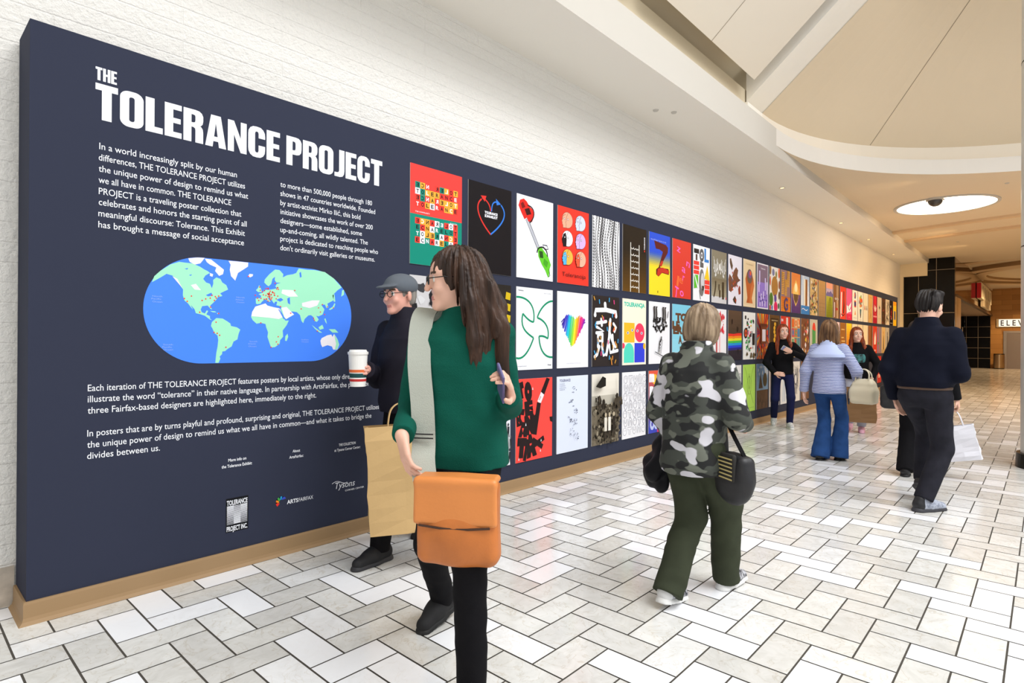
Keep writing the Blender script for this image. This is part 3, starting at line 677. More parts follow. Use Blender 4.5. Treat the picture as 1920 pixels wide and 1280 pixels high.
def art_blocks(a, r):
    a.R(2, 61, 17, 67, INK_); a.R(7, 52, 12, 60, (70, 40, 30)); a.E(25, 60, 7, 8.5, (86, 86, 90)); a.E(25, 60, 3, 4, WHT); a.E(25, 60, 1.6, 2.2, INK_)
    a.R(33, 52, 38, 70, (50, 130, 206)); a.R(38, 52, 47, 56, (50, 130, 206))
    for k in range(3): a.R(1, 34+k*6, 17, 39+k*6, RED); a.R(34, 10+k*6.4, 49, 15.6+k*6.4, RED)
    a.E(25, 24, 8, 18, (120, 116, 114)); a.E(27, 26, 5, 11, (206, 204, 206)); a.P([(20, 44), (30, 44), (30, 50), (20, 52)], (96, 92, 92))
    a.P([(33, 30), (49, 28), (42, 48)], (246, 200, 40)); a.P([(2, 15), (2, 33), (14, 33), (14, 17)], (96, 188, 50)); a.P([(12, 16), (16, 16), (4, 33), (2, 33)], WHT)
    for k in range(12): a.P([(17+k*.2, 14-k), (19+k*.25, 13.6-k), (18+k*.3, 12.6-k)], (90, 86, 84))
    a.P([(25, 20), (31, 20), (30, 14), (26, 14)], (60, 50, 40))
def art_ornament(a, r):
    a.R(0, 0, 50, 9, (206, 204, 206)); a.grad(0, 9, 50, 34, (170, 160, 136), (120, 108, 84), 8)
    for i in range(7):
        for s_ in (-1, 1):
            x = 25+s_*(3+i*2.6); z = 44+5*math.sin(i*1.3)
            a.S(bez((x, z), (x+s_*3, z+4), (x-s_*2, z+9), (x+s_*2, z+12+i*.3), 6), 1.1, (232, 230, 226)); a.E(x+s_*1, z-2, 1.3, 2, (228, 226, 222))
    a.E(25, 50, 2.5, 5, (232, 230, 226))
    a.S(bez((12, 30), (13, 22), (10, 14), (6, 8), 6), 2.6, (70, 56, 36)); a.R(24, 8, 28, 18, (70, 56, 36)); a.R(34, 6, 40, 30, (70, 56, 36)); a.R(22, 18, 25, 26, (90, 74, 50)); a.R(46, 6, 48, 9, RED)
def art_mapblobs(a, r):
    cs = ((92, 66, 48), (120, 74, 52), (84, 60, 46))
    a.P([(5, 66), (9, 67), (16, 57), (14, 50), (9, 53), (5, 60)], cs[0]); a.P([(20, 50), (28, 56), (36, 52), (33, 44), (38, 40), (45, 38), (34, 34), (30, 28), (18, 26), (10, 18), (2, 20), (0, 36), (4, 44), (12, 40), (18, 36), (14, 42)], cs[1]); a.P([(40, 30), (44, 28), (46, 18), (38, 16), (36, 24)], (150, 60, 40)); a.P([(16, 8), (24, 14), (30, 8), (28, 2), (20, 4)], cs[2])
    blobs(a, r, 14, ((210, 74, 40), (190, 60, 40), (96, 110, 50), (110, 90, 110)), 4, 20, 36, 54, 1.2, 3); a.P([(24, 9), (29, 8), (26, 4)], (214, 70, 40))
def art_vase(a, r):
    a.S([(2, 2), (48, 2), (48, 70), (2, 70)], 1.4, (240, 226, 200), True)
    a.P([(12, 6), (38, 6), (34, 14), (40, 26), (44, 34), (40, 44), (34, 52), (25, 56), (14, 52), (8, 42), (12, 28), (16, 14)], (190, 96, 44)); a.P([(24, 6), (38, 6), (34, 14), (40, 26), (44, 34), (40, 42), (30, 30)], (206, 116, 60))
    a.E(25, 47, 11, 11, (112, 90, 74)); a.E(26, 50, 7, 6, (130, 80, 140)); a.E(28, 52, 3.4, 3.4, (230, 90, 40)); a.T('TOLERANCE', 10, 40, 64, 2.2, (186, 160, 120), 0)
def art_fingers(a, r):
    a.R(2, 2, 48, 70, (128, 106, 128)); a.R(2, 2, 48, 42, (150, 122, 206)); a.T('Tolerancia', 16, 36, 63, 2.4, WHT)
    for x, z, h in ((11, 38, 22), (8, 26, 12), (18, 14, 10), (28, 16, 12), (36, 30, 20), (43, 24, 20), (22, 4, 8), (34, 4, 9), (12, 4, 6)):
        a.S([(x, z), (x, z+h)], 5, (190, 168, 232)); a.S([(x, z), (x, z+h)], 2.6, (226, 216, 246))
    for x, z in ((10, 18), (16, 12), (24, 14), (30, 10), (40, 14), (33, 20), (20, 20)): a.E(x, z, 1.6, 1.4, (64, 48, 120))
def art_circles(a, r):
    for x, z, rx, rz, c in ((25, 40, 16, 17, (176, 124, 58)), (18, 63, 6, 6, (120, 120, 160)), (32, 60, 4, 6, (130, 130, 70)), (46, 64, 5, 9, (226, 110, 70)), (8, 18, 9, 11, (82, 124, 44)), (28, 20, 6, 7, (96, 70, 150)), (30, 6, 9, 9, (226, 40, 100)), (3, 66, 5, 8, (150, 106, 50)), (3, 48, 3, 8, (214, 90, 60)), (47, 44, 4, 7, (170, 100, 60)), (3, 4, 4, 4, (210, 40, 50)), (12, 4, 3, 4, (50, 70, 170)), (46, 26, 4, 7, (120, 90, 60)), (44, 8, 4, 5, (60, 100, 70))): a.E(x, z, rx, rz, c)
def art_stripeletter(a, r):
    a.R(0, 26, 50, 72, (150, 116, 118))
    for k in range(14): a.R(0, k*1.9, 50, k*1.9+1, (206, 60, 40))
    for k in range(13): a.R(2, 30+k*3, 16, 31.6+k*3, (240, 176, 50)); a.R(30, 44+k*2.2, 44, 45.2+k*2.2, (240, 176, 50)); a.R(18, 28+k*2.2, 30, 29.2+k*2.2, (240, 176, 50))
    a.S([(33, 20), (25, 23), (18, 18), (18, 8), (25, 3), (33, 6), (33, 12), (27, 12)], 4.4, (70, 66, 130))
def art_drop(a, r):
    a.grad(0, 34, 50, 72, (232, 160, 90), (230, 130, 60), 6); a.grad(0, 0, 50, 34, (84, 50, 110), (122, 84, 130), 6)
    a.P([(25, 60)]+bez((25, 60), (36, 50), (42, 40), (40, 32), 6)+bez((40, 32), (38, 22), (30, 18), (24, 12), 6)+bez((24, 12), (14, 22), (8, 28), (9, 36), 6)+bez((9, 36), (12, 48), (20, 54), (25, 60), 6), (250, 206, 110)); a.E(25, 46, 8, 8, (255, 240, 190)); a.P([(10, 34), (40, 34), (36, 24), (25, 16), (14, 24)], (110, 80, 50))
def art_bars(a, r):
    a.grad(0, 16, 50, 72, (240, 240, 244), (176, 196, 220), 6); a.R(8, 16, 20, 72, (206, 216, 228)); a.R(24, 14, 38, 66, (150, 92, 34)); a.R(18, 18, 26, 66, (238, 226, 200)); a.R(0, 0, 50, 16, (62, 130, 196)); a.S(bez((4, 8), (16, 16), (26, 2), (40, 10)), 1.4, WHT)
def art_confetti(a, r): blobs(a, r, 90, ((206, 150, 70), (120, 84, 44), (230, 216, 180), (180, 60, 50), (90, 120, 70), (60, 80, 110), (240, 230, 210), (150, 110, 60)), 2, 2, 48, 70, 1.5, 4)
def art_plain(a, r):
    a.grad(0, 0, 50, 72, (150, 120, 84), (196, 150, 90), 10)
    for z in (26, 18, 10): a.S([(2, z), (48, z)], .5, (120, 92, 60))
    a.S([(24, 4), (24, 26)], .6, (214, 190, 140))
def art_field(a, r):
    a.grad(0, 44, 50, 72, (226, 196, 196), (150, 140, 190), 6); a.R(0, 60, 50, 72, (236, 160, 130)); a.P([(0, 48), (10, 54), (22, 52), (34, 56), (50, 50), (50, 42), (0, 42)], (110, 100, 150)); a.grad(0, 0, 50, 44, (124, 126, 24), (176, 170, 60), 8)
    for k in range(8): a.S([(3+k*6, 0), (24+k*1.4, 42)], .7, (96, 104, 24))
def art_face(a, r):
    for k in range(12): a.P([(k*4.2, 0), (k*4.2+4.2, 0), (k*4.2+4.2+r.uniform(-2, 2), 72), (k*4.2+r.uniform(-1, 1), 72)], r.choice(((120, 80, 46), (196, 150, 100), (226, 206, 176), (150, 100, 60), (80, 54, 36))))
    a.E(17, 42, 5, 2.4, WHT); a.E(33, 42, 5, 2.4, WHT); a.E(17, 42, 2, 2, INK_); a.E(33, 42, 2, 2, INK_); a.E(25, 20, 9, 3, (176, 50, 40)); a.P([(22, 38), (28, 38), (31, 27), (19, 27)], (170, 120, 80)); a.R(6, 2, 10, 34, WHT)
def art_glass(a, r):
    a.S([(12, 60), (10, 40), (8, 14), (14, 6)], 8, (240, 236, 236)); a.P([(28, 64), (36, 62), (34, 44), (38, 30), (34, 14), (24, 12), (28, 34)], (60, 44, 34)); a.S(bez((8, 12), (20, 6), (34, 8), (42, 14)), 2.6, (80, 30, 26))
def art_bird(a, r):
    a.P([(2, 34), (16, 30), (30, 36), (44, 42), (48, 46), (38, 28), (42, 20), (20, 18), (4, 14)], WHT); a.S([(14, 30), (26, 22), (40, 30)], 2.2, INK_); a.R(0, 0, 50, 14, (214, 40, 80)); a.T('x', 22, 28, 6, 2, WHT)
def art_three(a, r):
    a.E(25, 60, 9, 8, (60, 70, 130)); a.E(22, 61, 4, 5, (226, 120, 60)); a.R(16, 32, 36, 48, (70, 60, 120)); a.R(16, 32, 36, 35, (196, 60, 50)); a.R(16, 45, 36, 48, (214, 90, 60)); a.P([(20, 14), (32, 14), (27, 26)], (226, 130, 40)); a.T('tolerancia', 8, 42, 6, 2, (70, 130, 170))
def art_bulb(a, r):
    cs = ((236, 140, 40), (240, 196, 60), (214, 66, 50), (60, 110, 160), (90, 150, 90), (226, 110, 40))
    for k in range(26): t = r.uniform(0, 6.28); q = r.uniform(0, 1); a.E(25+15*q*math.cos(t), 46+17*q*math.sin(t), r.uniform(3, 6), r.uniform(3, 6), r.choice(cs), 9)
    a.P([(16, 30), (34, 30), (30, 18), (20, 18)], (70, 110, 120)); a.P([(20, 18), (30, 18), (27, 8), (23, 8)], (50, 50, 60)); a.T('tolerance', 14, 36, 3, 1.8, (90, 90, 90))
def art_marks(a, r):
    for x, c in ((8, (200, 60, 40)), (22, (70, 50, 40)), (36, (50, 60, 80))): a.R(x, 30, x+6, 37, c); a.E(x+3, 39, 2.4, 2.2, c)
def art_scratch(a, r):
    for k in range(18): a.S([(r.uniform(4, 46), r.uniform(4, 40)), (r.uniform(4, 46), r.uniform(10, 60))], .6, r.choice(((150, 110, 60), (226, 196, 140))))
    a.T('tolerance', 16, 40, 64, 2, (90, 60, 30))
def art_redhand(a, r):
    a.R(18, 50, 34, 72, (214, 40, 60)); a.P([(12, 40), (22, 30), (34, 32), (44, 44), (36, 40), (30, 48), (24, 40), (18, 50)], (232, 196, 196)); a.R(4, 16, 46, 20, (226, 140, 150)); a.P([(14, 30), (40, 26), (30, 20)], (206, 60, 70))
def art_smalltree(a, r):
    a.S([(26, 24), (27, 40)], 1.4, INK_); blobs(a, r, 8, (INK_, (60, 60, 60)), 20, 40, 34, 52, 2, 4); a.S([(8, 14), (44, 14)], .5, (150, 140, 130))
def art_darkpattern(a, r): blobs(a, r, 50, ((120, 80, 50), (96, 60, 40), (60, 50, 40), (150, 110, 80), (160, 40, 40)), 2, 2, 48, 70, 2, 4)
def art_crowd(a, r):
    for k in range(26):
        x, z = r.uniform(2, 46), r.uniform(4, 62); a.S([(x, z), (x+r.uniform(-3, 3), z+7)], 3, INK_); a.E(x, z+9, 1.8, 1.8, INK_, 8)
def art_dancer(a, r):
    blobs(a, r, 18, ((236, 230, 230), (210, 40, 40), (140, 20, 24)), 14, 16, 38, 56, 2, 4); a.T('tolerance', 8, 42, 6, 2, WHT)
def art_yellowcard(a, r): a.R(12, 18, 38, 44, (110, 120, 150)); a.R(20, 22, 30, 40, (60, 60, 110)); a.R(0, 60, 50, 72, (230, 150, 30))
# --- second row
def art_sketchflag(a, r):
    blobs(a, r, 60, ((30, 30, 34), (90, 90, 94), (210, 210, 212), (60, 60, 64)), 2, 34, 48, 70, 1.5, 5)
    a.P([(18, 34), (24, 50), (30, 44), (36, 56), (44, 42), (48, 30), (34, 26)], (44, 62, 196)); a.P([(30, 62), (40, 66), (46, 56), (36, 52)], (214, 46, 44)); a.P([(6, 20), (30, 26), (46, 20), (40, 8), (14, 6)], (70, 60, 110)); a.E(34, 14, 5, 3, (236, 200, 40))
def art_goldmarks(a, r):
    for k in range(7): a.P([(43+(k % 2), 4+k*9.4), (49, 3+k*9.4), (49.6, 9+k*9.4), (44, 10+k*9.4)], (206, 176, 30))
    a.T('tolerance', 6, 38, 60, 3, (120, 104, 60)); blobs(a, r, 10, ((60, 50, 30), (84, 70, 40)), 8, 10, 38, 56, 3, 6)
def art_greencurve(a, r):
    g = (14, 140, 100)
    a.S([(0, 63)]+bez((0, 63), (16, 64), (26, 56), (23, 42), 14), 1.7, g); a.S(bez((23, 42), (18, 42), (12, 46), (8.5, 49), 8), 1.7, g); a.S(bez((8.5, 49), (4, 36), (14, 32), (23, 28), 10), 1.7, g); a.S(bez((23, 28), (18, 18), (10, 8), (0, 10.5), 10), 1.7, g)
    a.S(bez((50, 62), (40, 62), (30, 52), (28, 46), 10), 1.7, g); a.S(bez((28, 46), (40, 44), (46, 36), (43, 27.5), 10), 1.7, g); a.S(bez((43, 27.5), (38, 30), (34, 30), (30.5, 29.5), 8), 1.7, g); a.S(bez((30.5, 29.5), (31, 20), (36, 10), (50, 10.5), 10), 1.7, g)
    a.T('Tolerance', 2, 9, 68.5, 1.2, (60, 60, 70)); a.T('open to others', 37, 48, 68, .9, (150, 150, 160), 0); a.T('designed poster', 2, 14, 3, .9, (150, 150, 160), 0); a.T('Design', 43, 48, 3.2, 1.2, (70, 70, 80))
def art_rainbowheart(a, r):
    a.T('TOLERANCE', 3, 47, 66, 3.2, (226, 226, 234), .0)
    cs = ((58, 40, 150), (66, 60, 190), (50, 120, 214), (40, 190, 214), (70, 200, 120), (150, 214, 60), (240, 226, 50), (246, 170, 40), (238, 90, 50), (232, 50, 120), (206, 40, 150), (130, 40, 170))
    def hz(x): 
        t = min(1, abs(x)/17.5); up = 44.5+5.5*math.sqrt(max(0, 1-(2*t-1)**2)) if t < 1 else 44; return 44.5-23*(1-t)**.85, up
    n = 44
    for i in range(n):
        x = -17.3+34.6*i/(n-1); lo, hi = hz(x); c = cs[min(11, int(i/n*12))]; k = (x+17)*.06
        a.y = -BT-.0006-.00002*i
        a.S([(25.5+x-2.2+r.uniform(-.6, .4), lo+r.uniform(-2, .6)-k), (25.5+x+2.2+r.uniform(-.4, .6), hi+r.uniform(-.4, 2)-k)], 1.15, c)
    a.y = -BT-.002; a.T('visual design of the year', 14, 38, 4, .8, (190, 190, 200), 0)
def art_brush(a, r):
    W = (242, 242, 246)
    cols = ((236, 90, 60), (70, 170, 226), (232, 70, 140), (240, 150, 60), (206, 150, 60))
    for pts, wd in (([(23, 64), (24, 58)], 4.6), ([(5, 52), (6, 57), (25, 58), (44, 56), (44, 52)], 4.6), ([(16, 48), (17, 42)], 3.6), ([(8, 44), (25, 46)], 3.4), ([(8, 40), (20, 36), (7, 34)], 3.2), ([(10, 32), (10, 20)], 3.4), ([(18, 33), (18, 20)], 3.4), ([(10, 32), (18, 33)], 3), ([(10, 26), (18, 26)], 2.4), ([(12, 20), (8, 12), (4, 10)], 3.8), ([(17, 20), (20, 11), (25, 13)], 3.6), ([(32, 48), (30, 30), (25, 12)], 4.0), ([(30, 36), (36, 26), (42, 20)], 3.8), ([(38, 44), (43, 40), (40, 36)], 3.4), ([(30, 22), (32, 14), (46, 16)], 3.6), ([(36, 32), (38, 16)], 3.4)):
        a.S(pts, wd, W)
        for p in (pts[0], pts[-1]): a.E(p[0], p[1], wd/2, wd/2, W, 12)
    for _ in range(34):
        x, z, t = r.uniform(2, 47), r.uniform(2, 70), r.choice((60, -60, 85, 100)); dx, dz = 2.2*math.cos(math.radians(t)), 2.2*math.sin(math.radians(t)); a.S([(x-dx, z-dz), (x+dx, z+dz)], 1.4, r.choice(cols))
def art_eyes(a, r):
    a.T('TOLERANCJA', 3, 47, 64, 4.2, (60, 196, 170), .05)
    a.R(3, 24.5, 25, 46, (244, 184, 44)); a.E(36, 35.5, 10.6, 10.6, (240, 62, 96)); a.R(25, 2.5, 47, 24, (52, 66, 214)); a.P([(3, 2.5), (24, 2.5), (24, 13)]+[(13.5+10.5*math.cos(math.radians(t)), 13+11*math.sin(math.radians(t))) for t in range(0, 181, 15)]+[(3, 13)], (84, 214, 190))
    for x, z in ((11, 35), (20, 38), (31, 37.5), (40, 35)): a.E(x, z, 2.2, 1.6, WHT, 14); a.E(x, z, 1, 1.3, (40, 50, 120), 10)
    a.E(1.5, 21, 3, 3, (240, 62, 96)); a.E(46, 20.5, 2.6, 3.4, (244, 184, 44))
def art_animal(a, r):
    for _ in range(70):
        t = r.uniform(0, 6.28); q = math.sqrt(r.random()); x, z = 25+17*q*math.cos(t), 46+9*q*math.sin(t); a.E(x, z, r.uniform(.8, 2.4), r.uniform(.8, 2), r.choice(((30, 30, 32), (70, 70, 72), (20, 20, 22))), 7)
    for x in (10, 15, 31, 36): a.S([(x, 48), (x+1, 58), (x, 66)], 2.6, (44, 44, 46)); a.S([(x-1.5, 66), (x+2.5, 66)], 1.2, INK_)
    a.S([(42, 54), (44, 62)], 1.2, INK_); a.S(bez((27, 32), (28, 26), (24, 28), (24, 22)), 2, INK_)
    a.S([(24, 28), (30, 28), (26, 12), (20, 13)], .8, INK_, True); a.S([(12, 14), (40, 6)], .9, INK_)
    for k in range(3): a.E(25-k*.8, 24-k*4, 2, 1.6, INK_, 12); a.E(25-k*.8, 24-k*4, 1.3, 1, WHT, 12)
def art_wood(a, r):
    a.grad(0, 0, 50, 72, (150, 214, 232), (120, 196, 220), 5); br = (100, 66, 44)
    for s_, z, x0, x1 in (('TO', 52, 8, 40), ('LE', 42, 0, 20), ('ER', 36, 2, 28), ('A', 24, 16, 26)): a.T(s_, x0, x1, z, 8.5, br, .07)
    a.R(20, 6, 24, 20, br)
def art_hiddengreen(a, r): a.P([(30, 72), (50, 72), (50, 56), (40, 60)], (80, 170, 70)); a.P([(0, 40), (24, 60), (40, 30), (10, 10)], (120, 180, 150))
def art_redtree(a, r):
    c = ((226, 70, 80), (236, 110, 120), (214, 50, 64))
    a.S([(26, 10), (26, 44)], 1.4, c[0]); a.S([(30, 10), (29, 40)], .8, c[1]); blobs(a, r, 40, c, 12, 40, 42, 64, 1.5, 4)
    a.P([(14, 10), (18, 10), (18, 34), (14, 36)], (206, 90, 90)); a.S([(10, 8), (40, 7)], 3.4, c[0]); a.S([(4, 44), (18, 34)], 1.4, (150, 150, 156)); a.P([(22, 60), (28, 70), (31, 60)], c[0])
def art_rainbowdark(a, r):
    a.grad(0, 34, 50, 72, (70, 56, 44), (94, 72, 56), 6)
    for i, c in enumerate(((40, 40, 130), (40, 70, 214), (40, 150, 214), (70, 190, 80), (236, 220, 50), (244, 140, 40), (232, 56, 44))):
        z = 14+i*3.4; a.P([(0, z), (50, z+1.4), (50, z+5.2+r.uniform(-.6, .6)), (36, z+5), (20, z+3.6), (0, z+4)], c)
    a.R(0, 0, 50, 14, (46, 40, 50)); a.E(14, 56, 2.4, 4, (40, 28, 24)); a.E(34, 45, 3, 4, (36, 26, 22)); a.E(36, 12, 2.6, 4, (30, 30, 36))
def art_doodle(a, r):
    for _ in range(38): x, z = r.uniform(6, 40), r.uniform(12, 64); a.R(x, z, x+r.uniform(2, 7), z+r.uniform(2, 6), r.choice((INK_, INK_, INK_, WHT, (214, 50, 44), (240, 196, 50), (70, 170, 90), (230, 110, 160))))
    a.E(9, 40, 7.4, 8, INK_); a.E(9, 40, 5, 5.6, (226, 90, 50)); a.E(9, 40, 2, 2.4, INK_); a.R(36, 22, 46, 40, INK_); a.S(bez((20, 34), (14, 26), (22, 22), (18, 14)), 1.6, (60, 170, 90))
    blobs(a, r, 12, ((70, 60, 40), (96, 80, 50)), 4, 2, 46, 8, 2, 4)
def art_burst(a, r):
    cs = ((214, 60, 40), (240, 170, 50), (60, 130, 130), (150, 60, 40), (236, 120, 50), (120, 40, 80))
    for k in range(60):
        t = k/60*6.283; a.P([(25+12*math.cos(t), 40+12*math.sin(t)), (25+44*math.cos(t-.04), 40+46*math.sin(t-.04)), (25+44*math.cos(t+.05), 40+46*math.sin(t+.05))], r.choice(cs))
    blobs(a, r, 30, cs+((30, 30, 40),), 2, 2, 48, 22, 1.5, 3.6); a.R(13, 24, 39, 54, (120, 60, 34)); a.R(10, 51, 42, 56, (96, 46, 30)); a.R(19, 28, 34, 47, (226, 216, 224))
def art_goldletters(a, r):
    a.R(3, 3, 47, 69, (70, 46, 26)); a.S([(4, 4), (46, 4), (46, 68), (4, 68)], 1, (150, 110, 50), True)
    for k in range(8): a.E(25+2*math.sin(k*2), 12+k*6.4, 5, 3.4, (226, 170, 50), 10)
    a.T('tolerance', 10, 40, 62, 2.4, (226, 200, 150))
def art_redstripe(a, r): a.T('ON', 2, 12, 63, 4, WHT, .04); a.R(28, 40, 38, 70, (226, 210, 200)); a.R(24, 4, 42, 40, (190, 40, 34))
def art_letterblocks(a, r):
    cs = ((80, 130, 170), (226, 110, 50), (90, 150, 110), (226, 60, 60), (240, 200, 150))
    for j in range(4):
        for i in range(3): a.R(2+i*16, 3+j*17, 16+i*16, 18+j*17, r.choice(cs)); a.T('TOLERANCE'[(j*3+i) % 9], 4+i*16, 14+i*16, 6+j*17, 9, r.choice(cs), .1)
def art_shards(a, r): blobs(a, r, 30, ((206, 90, 60), (240, 200, 60), (230, 226, 230), (150, 60, 40), (190, 140, 90), (236, 120, 110)), 4, 4, 46, 66, 3, 7, 4)
def art_capsule(a, r): a.E(26, 52, 11, 14, (226, 70, 50)); a.R(15, 20, 37, 50, (80, 150, 80)); a.R(15, 40, 26, 52, (80, 150, 80)); a.E(26, 20, 11, 8, (80, 150, 80))
def art_pinkplain(a, r): a.grad(0, 0, 50, 72, (236, 190, 190), (240, 204, 206), 4); a.E(25, 36, 12, 14, (226, 150, 160))
def art_brownlines(a, r):
    for z, x in ((56, 26), (38, 20), (30, 30), (20, 24)): a.R(12, z, 12+x, z+2, (226, 190, 120))
def art_sunset(a, r): a.grad(0, 0, 50, 72, (190, 80, 30), (246, 206, 40), 12); a.E(25, 20, 8, 8, (246, 150, 40))
def art_softfigure(a, r): a.P([(18, 8), (32, 8), (30, 40), (20, 40)], (196, 170, 140)); a.E(25, 46, 6, 7, (206, 180, 150))
def art_soft(a, r): a.S(bez((10, 20), (20, 50), (30, 10), (42, 48)), 1, (196, 176, 150)); a.T('tolerance', 12, 38, 8, 2, (170, 150, 120))
def art_trunk(a, r):
    for k in range(9): a.S([(4+k*5, 0), (5+k*5+r.uniform(-2, 2), 72)], 2, r.choice(((120, 72, 40), (170, 110, 66), (96, 60, 36))))
def art_whitehand(a, r):
    a.P([(14, 24), (34, 24), (38, 40), (34, 58), (30, 44), (28, 62), (24, 44), (20, 56), (16, 40)], (240, 226, 220)); a.T('to', 16, 36, 6, 6, (240, 200, 196), .04)
def art_verticals(a, r):
    for x, c in ((2, (130, 100, 150)), (14, (190, 110, 150)), (26, (120, 150, 110)), (38, (150, 120, 160))): a.R(x, 4, x+10, 68, c)
    a.R(4, 24, 18, 30, (60, 150, 70))
def art_candle(a, r): a.P([(20, 10), (32, 10), (29, 40), (26, 54), (23, 40)], (70, 50, 34)); a.R(0, 0, 50, 10, (190, 160, 110)); a.E(26, 56, 3, 5, (206, 130, 60))
def art_greyfig(a, r): a.P([(16, 6), (34, 6), (32, 48), (18, 48)], (90, 90, 92)); a.E(25, 54, 6, 7, (110, 108, 108))
# --- third row
def art_people(a, r):
    a.P([(18, 50), (34, 70), (42, 20), (10, 20)], (206, 214, 224))
    for j in range(5):
        for i in range(7+j):
            x, z = 25+(i-(6+j)/2)*5+r.uniform(-1, 1), 52-j*10.5; 
            if not 1 < x < 49: continue
            a.S([(x, z-4), (x+r.uniform(-1, 1), z+2)], 2.4, (40, 42, 48)); a.E(x, z+3.6, 1.1, 1.3, (60, 60, 66), 8); a.S([(x-.8, z-7), (x-.4, z-3)], 1, (50, 50, 56)); a.S([(x+1, z-7), (x+.5, z-3)], 1, (50, 50, 56))
def art_brokenletters(a, r):
    K = (34, 22, 24)
    a.S([(44, 72), (36, 58)], 5.6, K); a.S([(36, 58), (31, 50)], 5.2, (236, 226, 230)); a.S([(31, 50), (25, 22)], 5.6, K); a.P([(22, 26), (28, 24), (26, 40), (22, 38)], K)
    a.T('hey', 32, 36, 52, 2, (120, 60, 60), 0, rot=60)
    for s_, x, z, w_, h, t in (('T', 3, 56, 9, 10, 14), ('O', 12, 54, 10, 12, 8), ('L', 2, 44, 9, 9, -10), ('E', 12, 41, 11, 9, 6), ('R', 1, 33, 9, 9, 10), ('A', 3, 24, 12, 9, -4), ('N', 12, 25, 13, 12, 4), ('T', 1, 7, 12, 12, -6), ('I', 10, 4, 4, 13, -14), ('A', 14, 5, 14, 14, 8)): a.T(s_, x, x+w_, z, h, K, .16, rot=t)
    a.S([(18, 10), (38, 18)], 4.4, K); a.S([(22, 18), (36, 10)], 4.4, K); a.P([(46, 36), (50, 36), (50, 31), (47, 32)], K)
    for x, z in ((3, 2), (21, 62), (12, 31), (33, 15), (32, 6)): a.P([(x, z), (x+1.6, z), (x+.8, z+2.6)], (226, 226, 232))
def art_dots(a, r):
    a.T('TOLERANCE', 4, 21, 67, 2.2, (120, 124, 150), .05)
    for k, s_ in enumerate(('TOLERANZ', 'TOLERANCIA', 'tolerance', '2024')): a.T(s_, 4, 12+k % 3, 64.4-k*1.8, 1, (150, 156, 176), .02)
    for x0, z0 in ((24, 58), (20, 46), (26, 38), (18, 31), (26, 28), (20, 18), (27, 14)):
        for _ in range(11): x, z = x0+r.uniform(-2, 6), z0+r.uniform(-3.5, 3.5); a.R(x, z, x+r.uniform(.5, 1.6), z+r.uniform(.4, 1), r.choice(((90, 96, 116), (130, 136, 156), (60, 66, 90))))
def art_photo(a, r):
    a.grad(0, 48, 50, 72, (226, 220, 206), (236, 230, 218), 3); a.R(0, 40, 50, 50, (190, 184, 170)); cs = ((40, 34, 26), (70, 62, 50), (110, 100, 84), (150, 140, 120), (26, 22, 18))
    blobs(a, r, 240, cs, 1, 1, 49, 41, .7, 2.4); blobs(a, r, 16, cs[:2]+cs[4:], 0, 38, 16, 48, 2, 4); blobs(a, r, 10, cs[:2], 36, 40, 50, 48, 2, 4); a.P([(0, 60), (12, 70), (18, 68), (18, 60), (8, 58)], (30, 28, 24)); a.S([(44, 72), (47, 44)], .8, (90, 84, 76))
    for x, c in ((18, (226, 220, 206)), (25, (236, 230, 218)), (33, (40, 34, 28))): a.R(x-2.4, 14, x+2.4, 28, c); a.E(x, 30.5, 1.9, 2.3, (190, 176, 150), 10); a.R(x-2, 6, x+2, 14, (56, 48, 38))
def art_linefaces(a, r):
    g = (150, 150, 160)
    for j in range(7):
        for i in range(5):
            x, z = 5.5+i*9.8+(j % 2)*1.2, 8+j*9.4
            k = (i*3+j*2) % 4
            if k == 0: a.S([(x+3.8*math.cos(t/10*6.28), z+4.2*math.sin(t/10*6.28)) for t in range(10)], .5, g, True); a.E(x-1.3, z+1, .5, .5, g, 6); a.E(x+1.3, z+1, .5, .5, g, 6)
            elif k == 1: a.S(bez((x-4, z-4), (x-4, z+8), (x+4, z+8), (x+4, z-4), 8), .5, g); a.S(bez((x-2, z-4), (x-2, z+4), (x+2, z+4), (x+2, z-4), 6), .5, g)
            elif k == 2: a.S(bez((x-4, z+4), (x-4, z-7), (x+4, z-7), (x+4, z+4), 8), .5, g); a.S(bez((x-2, z+4), (x-2, z-2), (x+2, z-2), (x+2, z+4), 6), .5, g)
            else: a.S([(x-4, z+4), (x+4, z+4), (x+4, z+1.4), (x+1.4, z+1.4), (x+1.4, z-4), (x-1.4, z-4), (x-1.4, z+1.4), (x-4, z+1.4)], .5, g, True)
def art_colourletters(a, r):
    a.grad(0, 0, 50, 72, (50, 70, 190), (236, 90, 60), 10); a.P([(20, 0), (50, 0), (50, 60), (30, 56), (22, 30)], (206, 40, 90)); a.P([(26, 4), (44, 4), (42, 50), (34, 58), (28, 46)], (60, 30, 40)); a.E(14, 62, 6, 6, (244, 190, 60))
    for s_, x, z, w_, c in (('m', 1, 60, 12, WHT), ('R', 2, 42, 14, WHT), ('O', 6, 30, 12, (236, 60, 60)), ('M', 2, 18, 18, WHT), ('OO', 3, 5, 20, (190, 200, 240))): a.T(s_, x, x+w_, z, 11, c, .08)
    for k in range(5): a.S([(28+k*4, 6), (34+k*4, 20)], 1.2, WHT)
def art_crane(a, r):
    a.S([(14, 50), (40, 58), (46, 60), (46, 20), (36, 20)], 1.4, INK_); a.S([(20, 50), (30, 36), (40, 56)], 1, INK_); a.P([(16, 30), (30, 34), (28, 22), (18, 20)], (176, 160, 50)); a.P([(14, 8), (36, 10), (30, 4), (16, 3)], (236, 200, 50)); a.R(20, 8, 30, 11, INK_)
